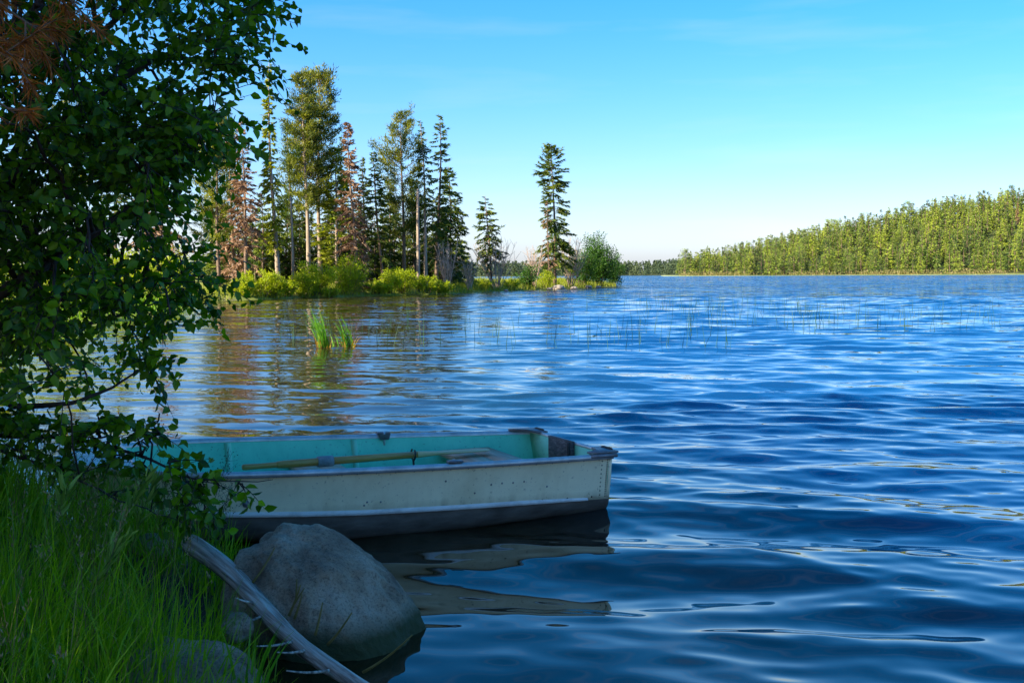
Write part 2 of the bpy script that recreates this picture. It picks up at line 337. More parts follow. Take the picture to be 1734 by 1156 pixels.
# ---------------------------------------------------------------- the rowing boat
B_TH, B_L = 0.421, 3.188
B_X, B_Y = 0.374, 7.553
def b_w(s): 
    s = np.asarray(s, float)
    return np.where(s < .6, .695 - .11 * ((.6 - s) / .6) ** 2, .695 * (1 - np.clip((s - .6) / .4, 0, 1) ** 3.4))
def b_zg(s): return .365 + .07 * s + .039 * s * s
def b_zc(s): return np.interp(s, [0, .1, .2, .3, .4, .5, .6, .7, .8, 1], [.084, .098, .110, .121, .134, .147, .168, .192, .214, .25])
def b_zb(s): return np.interp(s, [0, .2, .4, .5, .6, .7, .8, .9, 1], [-.015, -.02, -.03, -.02, .005, .04, .07, .10, .16])
M['hull_paint'] = None
def paint(name, base, dark, dirt, scale=3.0, grime=None):
    m, nt, b = mat(name)
    tcn = nt.nodes.new('ShaderNodeTexCoord')
    n1 = N_(nt, 'ShaderNodeTexNoise', Scale=scale, Detail=8, Roughness=.65); nt.links.new(tcn.outputs['Object'], n1.inputs['Vector'])
    c = ramp(nt, n1.outputs['Fac'], [(0.30, dark), (0.52, base), (0.75, tuple(min(1, x * 1.08) for x in base))])
    n2 = N_(nt, 'ShaderNodeTexNoise', Scale=42, Detail=4, Roughness=.7); nt.links.new(tcn.outputs['Object'], n2.inputs['Vector'])
    f2 = ramp(nt, n2.outputs['Fac'], [(0.61, (0, 0, 0)), (0.67, (1, 1, 1))])
    n3 = N_(nt, 'ShaderNodeTexNoise', Scale=2.2, Detail=5); nt.links.new(tcn.outputs['Object'], n3.inputs['Vector'])
    mu = nt.nodes.new('ShaderNodeMath'); mu.operation = 'MULTIPLY'
    nt.links.new(f2, mu.inputs[0]); nt.links.new(n3.outputs['Fac'], mu.inputs[1])
    mxr = nt.nodes.new('ShaderNodeMixRGB'); mxr.inputs[2].default_value = (*dirt, 1)
    nt.links.new(mu.outputs[0], mxr.inputs[0]); nt.links.new(c, mxr.inputs[1])
    # grime of the edges near the chine and vertical run marks
    mp_ = nt.nodes.new('ShaderNodeMapping'); mp_.inputs['Scale'].default_value = (14, 14, 1.2); nt.links.new(tcn.outputs['Object'], mp_.inputs[0])
    n4 = N_(nt, 'ShaderNodeTexNoise', Scale=1.5, Detail=6); nt.links.new(mp_.outputs[0], n4.inputs['Vector'])
    f4 = ramp(nt, n4.outputs['Fac'], [(0.5, (0, 0, 0)), (0.8, (.5, .5, .5))])
    mx4 = nt.nodes.new('ShaderNodeMixRGB'); mx4.inputs[2].default_value = (*dark, 1)
    nt.links.new(f4, mx4.inputs[0]); nt.links.new(mxr.outputs[0], mx4.inputs[1]); colr = mx4.outputs[0]
    if grime:                                    # a band of dirt clinging along the chine, its edge broken by noise
        sx = nt.nodes.new('ShaderNodeSeparateXYZ'); nt.links.new(tcn.outputs['Object'], sx.inputs[0])
        l1 = nt.nodes.new('ShaderNodeMath'); l1.operation = 'MULTIPLY_ADD'; l1.inputs[1].default_value = -.041; nt.links.new(sx.outputs['X'], l1.inputs[0]); nt.links.new(sx.outputs['Z'], l1.inputs[2])
        l2 = nt.nodes.new('ShaderNodeMath'); l2.operation = 'MULTIPLY_ADD'; l2.inputs[1].default_value = -.05; nt.links.new(n4.outputs['Fac'], l2.inputs[0]); nt.links.new(l1.outputs[0], l2.inputs[2])
        fg = ramp(nt, l2.outputs[0], [(.070, (.75, .75, .75)), (.085, (.35, .35, .35)), (.125, (0, 0, 0))])
        mg_ = nt.nodes.new('ShaderNodeMixRGB'); mg_.inputs[2].default_value = (*grime, 1); nt.links.new(fg, mg_.inputs[0]); nt.links.new(colr, mg_.inputs[1]); colr = mg_.outputs[0]
    nt.links.new(colr, b.inputs['Base Color'])
    b.inputs['Roughness'].default_value = .5; b.inputs['Specular IOR Level'].default_value = .4
    n5 = N_(nt, 'ShaderNodeTexNoise', Scale=2.4, Detail=3); nt.links.new(tcn.outputs['Object'], n5.inputs['Vector'])
    bp = N_(nt, 'ShaderNodeBump', Strength=.35, Distance=.02); nt.links.new(n5.outputs['Fac'], bp.inputs['Height']); nt.links.new(bp.outputs[0], b.inputs['Normal'])
    return m
M['cream'] = paint('cream_paint', (0.88, 0.755, 0.49), (0.74, 0.61, 0.37), (0.20, 0.13, 0.08), grime=(.20, .15, .09))
M['teal'] = paint('teal_paint', (0.15, 0.66, 0.42), (0.10, 0.55, 0.34), (0.06, 0.12, 0.09), 4)
M['teal_light'] = paint('teal_light_paint', (0.24, 0.66, 0.44), (0.16, 0.55, 0.36), (0.06, 0.12, 0.09), 4)
M['dark_hull'] = noisy('bottom_paint', [(0.3, (0.075, 0.060, 0.048)), (0.7, (0.18, 0.15, 0.125))], 5, stretch=(1, 3, 3), rough=.55, bump=.3, bscale=12)
M['alu'] = noisy('worn_aluminium', [(0.3, (0.34, 0.33, 0.32)), (0.7, (0.62, 0.61, 0.60))], 9, rough=.42, metal=.55, bump=.2, bscale=60, dist=.002)
M['alu_strip'] = noisy('pale_strip', [(0.25, (0.40, 0.37, 0.33)), (0.5, (0.66, 0.63, 0.58)), (0.8, (0.74, 0.72, 0.68))], 7, rough=.5, bump=.2)
M['grey_metal'] = noisy('grey_casting', [(0.3, (0.10, 0.10, 0.105)), (0.7, (0.24, 0.24, 0.25))], 14, rough=.5, metal=.4, bump=.4, bscale=50, dist=.003)
M['iron'] = noisy('dark_iron', [(0.3, (0.02, 0.018, 0.016)), (0.7, (0.08, 0.06, 0.05))], 30, rough=.6, metal=.3)
M['pad_wood'] = noisy('weathered_pad', [(0.3, (0.03, 0.028, 0.028)), (0.55, (0.09, 0.08, 0.075)), (0.75, (0.20, 0.18, 0.17))], 9, stretch=(1, 2, 6), bump=.6, bscale=20)
M['seat_wood'] = noisy('seat_plank', [(0.3, (0.44, 0.25, 0.15)), (0.7, (0.68, 0.45, 0.30))], 4, stretch=(8, 1, 1), bump=.4, bscale=20, rough=.7)
M['oar_wood'] = noisy('oar_varnish', [(0.3, (0.34, 0.13, 0.02)), (0.6, (0.55, 0.24, 0.05)), (0.8, (0.66, 0.34, 0.10))], 6, stretch=(.6, 6, 6), rough=.4, spec=.5, bump=.2)
M['oar_pale'] = noisy('oar_blade_wood', [(0.3, (0.48, 0.31, 0.13)), (0.7, (0.70, 0.50, 0.24))], 5, stretch=(.5, 6, 6), rough=.5, bump=.2)
M['tape'] = noisy('grey_collar', [(0.3, (0.16, 0.155, 0.155)), (0.7, (0.34, 0.33, 0.33))], 18, rough=.7, bump=.5, bscale=60)

boat = thing('rowing_boat', 'cream rowing boat with teal interior nosed into the grassy bank', 'boat', (B_X, B_Y, 0), B_TH + math.pi)
def sheet(Pts):
    """grid of points (n,m,3) to quads"""
    n, m, _ = Pts.shape
    i = (np.arange(n - 1)[:, None] * m + np.arange(m - 1)[None]).ravel()
    return Pts.reshape(-1, 3), [np.stack([i, i + 1, i + m + 1, i + m], -1)]
SS = np.concatenate([np.linspace(0, .6, 25), .6 + .4 * np.sin(np.linspace(0, math.pi / 2, 26))[1:]])
def rakex(s, z): return s * B_L - .04 * (z - b_zg(0)) * np.clip(1 - s * 6, 0, 1) * -1 * 1.2 + (z - b_zg(s)) * .35 * np.clip((s - .6) / .4, 0, 1) ** 2
def side(sg, fr, off=0.0, sl=SS):
    """one topside: fr = heights between gunwale 0 and chine 1"""
    out = []
    w = np.maximum(b_w(sl) - off, 0)
    for f in fr:
        z = b_zg(sl) * (1 - f) + b_zc(sl) * f
        out.append(np.stack([rakex(sl, z), sg * w * (1 - .115 * f - .01 * math.sin(f * math.pi)), z], -1))
    return np.stack(out, 1)
top = MB()
for sg in (1, -1): top.add(*sheet(side(sg, np.linspace(0, 1, 9))))
def rivets(mb, pts, nrmv, r=.006, mi=0):
    for p in pts:
        p = np.array(p); a = nrm(np.array(nrmv)); u = nrm(np.cross(a, [0.1, .2, 1])); v = np.cross(a, u)
        ring = [p + r * (math.cos(t) * u + math.sin(t) * v) for t in np.arange(8) * math.pi / 4]
        ring2 = [p + a * r * .5 + .55 * r * (math.cos(t) * u + math.sin(t) * v) for t in np.arange(8) * math.pi / 4]
        V = np.array(ring + ring2 + [p + a * r * .7]); j = np.arange(8); k = (j + 1) % 8
        mb.add(V, [np.stack([j, k, k + 8, j + 8], -1), np.stack([j + 8, k + 8, np.full(8, 16)], -1)], mi=mi)
def on_side(s, f, sg=1):
    P = side(sg, [f], 0, np.array([s]))[0, 0]; return P + np.array([0, sg * .001, 0])
rv = []
for f in np.linspace(.10, .93, 17): rv.append(on_side(.010, f))
for f in np.linspace(.12, .9, 9): rv.append(on_side(.022, f))
rivets(top, rv, (0, 1, -.1), .0045, 1)
rivets(top, [on_side(s, .93) for s in np.linspace(.04, .9, 17)], (0, 1, -.1), .006, 1)
rivets(top, [on_side(s, .09) for s in np.linspace(.03, .9, 26)], (0, 1, -.1), .0035, 1)
rivets(top, [on_side(s, f) for s, f in [(.19, .47), (.213, .48), (.236, .475), (.258, .49), (.47, .74), (.495, .73), (.50, .80), (.14, .62), (.29, .66), (.35, .35)]], (0, 1, -.1), .006, 2)
rivets(top, [on_side(.705, .7)], (0, 1, -.1), .022, 2)
top.build('topside', [M['cream'], M['iron'], M['grey_metal']], boat, True)
bot = MB()
for sg in (1, -1):
    w = b_w(SS); zc, zb = b_zc(SS), b_zb(SS)
    cols = []
    for fy, fz in [(.885, 0), (.872, .22), (.845, .5), (.80, .78), (.72, .98), (.5, 1.25), (.25, 1.42), (0, 1.5)]:
        z = zc - (zc - zb) * fz
        cols.append(np.stack([rakex(SS, z), sg * w * fy, z], -1))
    bot.add(*sheet(np.stack(cols, 1)))
bot.build('bottom', M['dark_hull'], boat, True)
# bright rubbing strip on the chine, inner skin, floor
strip = MB()
for sg in (1, -1):
    sl = SS[SS > .028]
    w = b_w(sl); zc = b_zc(sl); pr = []
    thick = np.interp(sl, [.028, .10, .2, 1], [.012, .020, .026, .028])
    for dy, dz in [(.000, 1), (.013, .9), (.015, -.05), (.0, -.1)]:
        pr.append(np.stack([rakex(sl, zc), sg * (w * .887 + dy), zc + dz * thick], -1))
    V, Fs = sheet(np.stack(pr, 1)); strip.add(V, Fs)
strip.build('rubbing_strip', M['alu_strip'], boat)
inner = MB()
for sg in (1, -1): inner.add(*sheet(side(sg, np.linspace(.02, 1.1, 8), .014)))
w = np.maximum(b_w(SS) - .014, 0) * .88; zf = b_zc(SS) - .012
inner.add(*sheet(np.stack([np.stack([rakex(SS, zf), f * w, zf], -1) for f in np.linspace(-1, 1, 9)], 1)))
inner.build('inner_skin', M['teal'], boat, True)
# gunwale rails
for sg in (1, -1):
    pr = []; w = b_w(SS); z = b_zg(SS)
    for dy, dz in [(-.022, -.012), (-.022, .010), (.002, .014), (.017, .008), (.017, -.020), (.001, -.022)]:
        pr.append(np.stack([SS * B_L, sg * np.maximum(w + dy, 0.0), z + dz], -1))
    pr.append(pr[0]); mk('gunwale_rail', *sheet(np.stack(pr, 1)), M['alu'], boat)
# transom: white outside, teal inside, with its wooden motor pad
def slab(name, poly, d, mats, parent, mi_front=0, mi_back=0):
    """flat polygon (n,3) given thickness vector d"""
    P = np.asarray(poly, float); n = len(P); d = np.asarray(d, float)
    V = np.concatenate([P, P + d]); j = np.arange(n); k = (j + 1) % n
    mb = MB()
    c0 = P.mean(0); V2 = np.concatenate([V, [c0], [c0 + d]])
    mb.add(V2, [np.stack([k, j, np.full(n, 2 * n)], -1)], mi=mi_front)
    mb.F.append(np.stack([n + j, n + k, np.full(n, 2 * n + 1)], -1)); mb.mi.append(np.full(n, mi_back))
    mb.F.append(np.stack([j, k, n + k, n + j], -1)); mb.mi.append(np.full(n, mi_front))
    return mb.build(name, mats, parent)
w0 = float(b_w(0)); zg0 = float(b_zg(0)); zc0 = float(b_zc(0)); zb0 = float(b_zb(0))
rx = lambda z: float(rakex(np.array([0.0]), z)[0])
tp = []
for y_, z_ in [(w0, zg0), (.95 * w0, zg0 * .5 + zc0 * .5), (.885 * w0, zc0), (.80 * w0, zb0 + .03), (.5 * w0, zb0 - .03), (0, zb0 - .06), (-.5 * w0, zb0 - .03), (-.80 * w0, zb0 + .03), (-.885 * w0, zc0), (-.95 * w0, zg0 * .5 + zc0 * .5), (-w0, zg0), (-.6 * w0, zg0 + .004), (0, zg0 + .006), (.6 * w0, zg0 + .004)]:
    tp.append((rx(z_) + .001, y_, z_))
slab('transom', tp, (.022, 0, 0), [M['cream'], M['teal_light']], boat, 0, 1)
# rim cap along the transom's top edge
mk('transom_cap', *tube([(.012, y_, zg0 + .010) for y_ in np.linspace(-w0 * .8, w0 * .8, 9)], .014, 8), M['alu'], boat, smooth=True)
pad = slab('motor_pad', [(.024, -.20, zg0 + .026), (.024, .125, zg0 + .026), (.024, .125, zg0 - .17), (.024, -.20, zg0 - .17)], (.032, 0, 0), M['pad_wood'], boat)
mk('edge_batten', *tube([(.066, .118, zg0 + .02), (.066, .118, zg0 - .17)], .012, 6), M['iron'], pad)
# corner castings
for sg in (1, -1):
    z = zg0 + .017
    poly = [(-.030, sg * (w0 + .022), z), (.17, sg * (w0 + .028), z + .003), (.17, sg * (w0 - .012), z + .003), (.075, sg * (w0 - .06), z), (.045, sg * (w0 - .19), z), (-.030, sg * (w0 - .20), z)]
    if sg < 0: poly = poly[::-1]
    pl = slab('corner_plate', poly, (0, 0, .012), M['grey_metal'], boat)
    mk('grab_handle', *tube([(-.014, sg * (w0 - .03), z + .012), (-.018, sg * (w0 - .045), z + .016), (-.018, sg * (w0 - .15), z + .016), (-.014, sg * (w0 - .165), z + .012)], .007, 6), M['iron'], pl, smooth=True)
    mk('skirt', *tube([(-.02, sg * (w0 + .020), z - .014), (.165, sg * (w0 + .026), z - .012)], .013, 8), M['grey_metal'], pl, smooth=True)
# seats
def seat(s0, s1, z):
    n = 9; sa, sb = np.linspace(s0, s1, 2)
    ya = float(b_w((s0 + s1) / 2)) * .93 - .02
    mb = MB(); r = np.random.default_rng(int(s0 * 100))
    nb = 2
    for k in range(nb):
        xa = (sa + (sb - sa) * k / nb) * B_L + .004; xb = (sa + (sb - sa) * (k + 1) / nb) * B_L - .004
        V = [(xa, -ya, z), (xb, -ya, z), (xb, ya, z), (xa, ya, z), (xa, -ya, z - .028), (xb, -ya, z - .028), (xb, ya, z - .028), (xa, ya, z - .028)]
        mb.add(V, [[(0, 1, 2, 3), (7, 6, 5, 4), (0, 4, 5, 1), (1, 5, 6, 2), (2, 6, 7, 3), (3, 7, 4, 0)]])
    return mb.build('seat', M['seat_wood'], boat)
seat(.105, .225, .282); seat(.45, .545, .262)
# side braces
for s in (.40, .66):
    for sg in (-1, 1):
        P0 = side(sg, [.06], .016, np.array([s]))[0, 0]; P1 = side(sg, [1.0], .016, np.array([s]))[0, 0]
        V = [];  
        for P in (P0, P1):
            for dx, dy in [(-.022, 0), (-.012, -sg * .025), (.012, -sg * .025), (.022, 0)]: V.append(P + np.array([dx, dy, 0]))
        mk('side_brace', V, [[(0, 1, 5, 4), (1, 2, 6, 5), (2, 3, 7, 6)]], M['teal_light'], boat)
# oarlock sockets on the rails
for sg in (-1, 1):
    s = .335; P = np.array([s * B_L, sg * float(b_w(s)), float(b_zg(s))])
    mb = MB()
    a = [P + np.array(v) for v in [(-.042, -sg * .034, .015), (.042, -sg * .034, .015), (.042, sg * .02, .015), (-.042, sg * .02, .015)]]
    b_ = [v + np.array([0, 0, .012]) for v in a]; c_ = [P + np.array(v) for v in [(-.030, -sg * .036, -.022), (.030, -sg * .036, -.022)]]
    mb.add(a + b_, [[(4, 5, 6, 7), (3, 2, 1, 0), (0, 1, 5, 4), (1, 2, 6, 5), (2, 3, 7, 6), (3, 0, 4, 7)]])
    mb.add([a[0], a[1], c_[1], c_[0]] + [v - np.array([0, sg * .006, 0]) for v in (a[0], a[1], c_[1], c_[0])], [[(0, 1, 2, 3), (4, 7, 6, 5), (0, 3, 7, 4), (1, 5, 6, 2), (3, 2, 6, 7)]])
    so_ = mb.build('oarlock_socket', M['grey_metal'], boat)
    mk('socket_pin', *tube([P + np.array([0, -sg * .03, .03]), P + np.array([0, -sg * .03, -.06])], .008, 8), M['alu'], so_, smooth=True)
# small fore deck
sl = SS[SS > .86]; w = b_w(sl); z = b_zg(sl) + .004
mk('bow_deck', *sheet(np.stack([np.stack([sl * B_L, f * np.maximum(w - .02, 0), z + .02 * (1 - f * f)], -1) for f in np.linspace(-1, 1, 9)], 1)), M['alu_strip'], boat, smooth=True)
mk('bow_coaming', *tube([(float(sl[0]) * B_L - .01, f * (float(w[0]) - .02), float(z[0]) + .022 * (1 - f * f)) for f in np.linspace(-1, 1, 9)], .012, 6), M['alu'], boat, smooth=True)

# ---------------------------------------------------------------- the oar lying in the boat
gp = at(410, 791, .328); bp_ = at(826, 760.5, .316)
ov = bp_ - gp; OL = float(np.linalg.norm(ov))
oar = thing('oar', 'wooden oar lying lengthwise inside the cream rowing boat', 'oar', tuple(gp))
oar.rotation_euler = Vector(ov).to_track_quat('X', 'Z').to_euler()
xs = [0, .004, .02, .20, .215, .24, .60 * OL]; rs = [.012, .017, .018, .018, .024, .027, .026]
mk('grip', *tube([(x, 0, 0) for x in [0, .004, .02, .10, .20, .21]], [.012, .017, .019, .017, .018, .018], 10), M['oar_wood'], oar, smooth=True)
mk('shaft', *tube([(x, 0, 0) for x in [.206, .22, .26, .7, OL * .70]], [.018, .022, .0245, .024, .021], 10), M['oar_wood'], oar, smooth=True)
mk('collar', *tube([(x, 0, 0) for x in [OL * .285, OL * .2855, OL * .345, OL * .3455]], [.028, .034, .034, .028], 12), M['tape'], oar, smooth=True)
t = np.linspace(0, 1, 14); wb_ = np.interp(t, [0, .25, .5, .85, .96, 1], [.022, .040, .056, .066, .060, .035]); th_ = np.interp(t, [0, .3, 1], [.022, .012, .006])
xx = OL * (.69 + .31 * t)
ring = []
for a in np.arange(13) * 2 * math.pi / 12: ring.append(np.stack([xx, wb_ * math.cos(a), th_ * math.sin(a)], -1))
V, Fs = sheet(np.stack(ring, 1)); mk('blade', V, Fs, M['oar_pale'], oar, smooth=True)
ol = MB(); xo = OL * .675
ol.add(*tube([(xo, .036 * math.sin(a), .004 + .036 * -math.cos(a)) for a in np.linspace(-2.5, 2.5, 13)], .0065, 6))
ol.add(*tube([(xo, 0, -.034), (xo + .005, .0, -.10)], .007, 6))
ol.build('oarlock', M['iron'], oar, True)

# ---------------------------------------------------------------- conifers of the point
def trunk_path(H_, lean, rng, n=12, wob=.012):
    t = np.linspace(0, 1, n)
    P = np.stack([lean[0] * t + wob * H_ * np.sin(t * 5 + rng.random() * 6) * t, lean[1] * t + wob * H_ * np.sin(t * 4 + rng.random() * 6) * t, H_ * t], -1)
    return P
def tp_at(P, z): return np.stack([np.interp(z, P[:, 2], P[:, k]) for k in range(3)], -1)
def conifer(rng, H_, R_, base=.15, lean=(0, 0), kind='spruce', nb=110, dens=1.0, irr=.35, prof=None, r0=None, low=None):
    """trunk mesh data and crown mesh data. prof: (height fractions, radius fractions)"""
    P = trunk_path(H_, lean, rng)
    r0 = r0 or .010 * H_ + .03
    wood = MB(); wood.add(*tube(P, np.interp(P[:, 2] / H_, [0, .05, 1], [r0 * 1.25, r0, .015]), 7))
    prof = prof or ([0, .1, .5, 1], [.8, 1, .6, .03])
    z = base * H_ + (H_ * .99 - base * H_) * np.sort(rng.random(nb) ** .92)
    fr = (z / H_ - base) / (1 - base)
    whorl = np.interp(rng.random(nb), [0, 1], [1 - irr, 1 + irr])
    gap = 1 - (.75 if kind == 'pine' else .4) * irr * (np.sin(z * 2.2 + rng.random() * 6) > .35)
    Rb = 1.15 * R_ * np.interp(fr, prof[0], prof[1]) * whorl * gap
    az = rng.random(nb) * 2 * math.pi
    O = tp_at(P, z); out = np.stack([np.cos(az), np.sin(az), np.zeros(nb)], -1)
    k = 6; t = np.linspace(0, 1, k)
    if kind == 'pine': up, dr = .35, .10
    elif kind == 'gold': up, dr = .18, .45
    else: up, dr = .10, .62
    upb = up + .18 * rng.normal(size=nb) + .45 * (fr > .85); drb = dr * (1.15 - fr) + .12 * rng.normal(size=nb)
    BP = O[:, None] + Rb[:, None, None] * (t[None, :, None] * out[:, None]) + (Rb[:, None] * (upb[:, None] * t - drb[:, None] * t ** 2 + .16 * t ** 4))[..., None] * np.array([0, 0, 1.0])
    br = np.interp(Rb, [0, 3], [.010, .035])[:, None] * np.linspace(1, .3, k)[None]
    wood.add(*tubes(BP, br, 3))
    # bare dead stubs under the crown
    if low:
        m = low; zz = H_ * (.06 + (base + .05) * rng.random(m)); a2 = rng.random(m) * 6.283; LL = R_ * (.15 + .4 * rng.random(m))
        O2 = tp_at(P, zz); D2 = np.stack([np.cos(a2), np.sin(a2), -.25 - .3 * rng.random(m)], -1)
        BP2 = O2[:, None] + D2[:, None] * (LL[:, None] * np.linspace(0, 1, 3)[None])[..., None]
        wood.add(*tubes(BP2, np.tile([.018, .012, .006], (m, 1)), 3))
    # needle sprays
    cnt = np.maximum((dens * (7 + 26 * Rb)).astype(int), 4)
    if kind == 'pine': cnt = np.maximum((dens * (18 + 46 * Rb)).astype(int), 8)
    bi = np.repeat(np.arange(nb), cnt); n = len(bi)
    u = (.22 + .78 * rng.random(n) ** .8) if kind != 'pine' else (.42 + .60 * rng.random(n) ** .7)
    f = u * (k - 1); i0 = np.clip(f.astype(int), 0, k - 2); ff = (f - i0)[:, None]
    S0 = BP[bi, i0] * (1 - ff) + BP[bi, i0 + 1] * ff
    tang = nrm(BP[bi, i0 + 1] - BP[bi, i0]); sidev = nrm(np.cross(tang, np.array([0, 0, 1.0])))
    sg = rng.choice([-1, 1], n)[:, None]
    if kind == 'pine':
        S0 = S0 + rng.normal(size=(n, 3)) * .14 * np.array([1, 1, .6])
        D = nrm(tang * .5 + rng.normal(size=(n, 3)) * .6 + np.array([0, 0, .45])); L = .20 + .20 * rng.random(n); W = .04 + .035 * rng.random(n)
    else:
        D = nrm(tang * .55 + sidev * sg * (.35 + .5 * rng.random(n))[:, None] + rng.normal(size=(n, 3)) * .2 + np.array([0, 0, -.28 if kind == 'spruce' else -.05]))
        L = (.24 + .30 * rng.random(n)) * np.interp(Rb[bi], [0, .5, 2], [.6, .85, 1.15]); W = .065 + .06 * rng.random(n)
    cr = MB(); V, Fs = sprays(S0, D, L, W, rng)
    bv = np.clip(.45 + (.28 if kind == 'pine' else .22) * rng.normal(size=nb), 0, 1)[bi]
    v = np.clip(bv + .16 * rng.normal(size=n) + .15 * (u - .6), 0, 1)
    cr.add(V, Fs, np.repeat(v, 4))
    return wood, cr
_fr = SHORE[19:32]; _fp = CX + F * _fr[:, 0] / _fr[:, 1]
def shore_dist(px): return float(np.interp(px, _fp, _fr[:, 1]))
def plant_tree(px, pybase, ptop, dist, label, kindname, crownmat, trunkmat, rng, pxtop=None, zbase=None, group='conifers on the wooded point', cat='tree', **kw):
    d0 = dist; dist = shore_dist(px) + 2.5 + (max(0, dist - 83) * .9 if px < 790 else 2.5); kw['R_'] = kw['R_'] * dist / d0 * .82; kw['nb'] = int(kw['nb'] * 1.25)
    b = deep(px, pybase, dist); zb = float(gz(b[0], b[1])) if zbase is None else zbase
    tpt = deep(pxtop if pxtop is not None else px, ptop, dist)
    H_ = tpt[2] - zb + .1
    wood, cr = conifer(rng, H_, lean=(tpt[0] - b[0], rng.normal() * .02 * H_), **kw)
    t = thing(kindname, label, cat, (b[0], b[1], zb - .1), 0, group)
    wood.build('trunk', trunkmat, t, True); cr.build('crown', crownmat, t)
    return t
R0 = np.random.default_rng(21)
SP = ([0, .08, .35, .7, 1], [.75, 1, .78, .42, .03]); SLIM = ([0, .1, .6, 1], [.8, 1, .7, .05]); ROUND = ([0, .2, .55, .82, .95, 1], [.45, .75, 1, .95, .7, .3])
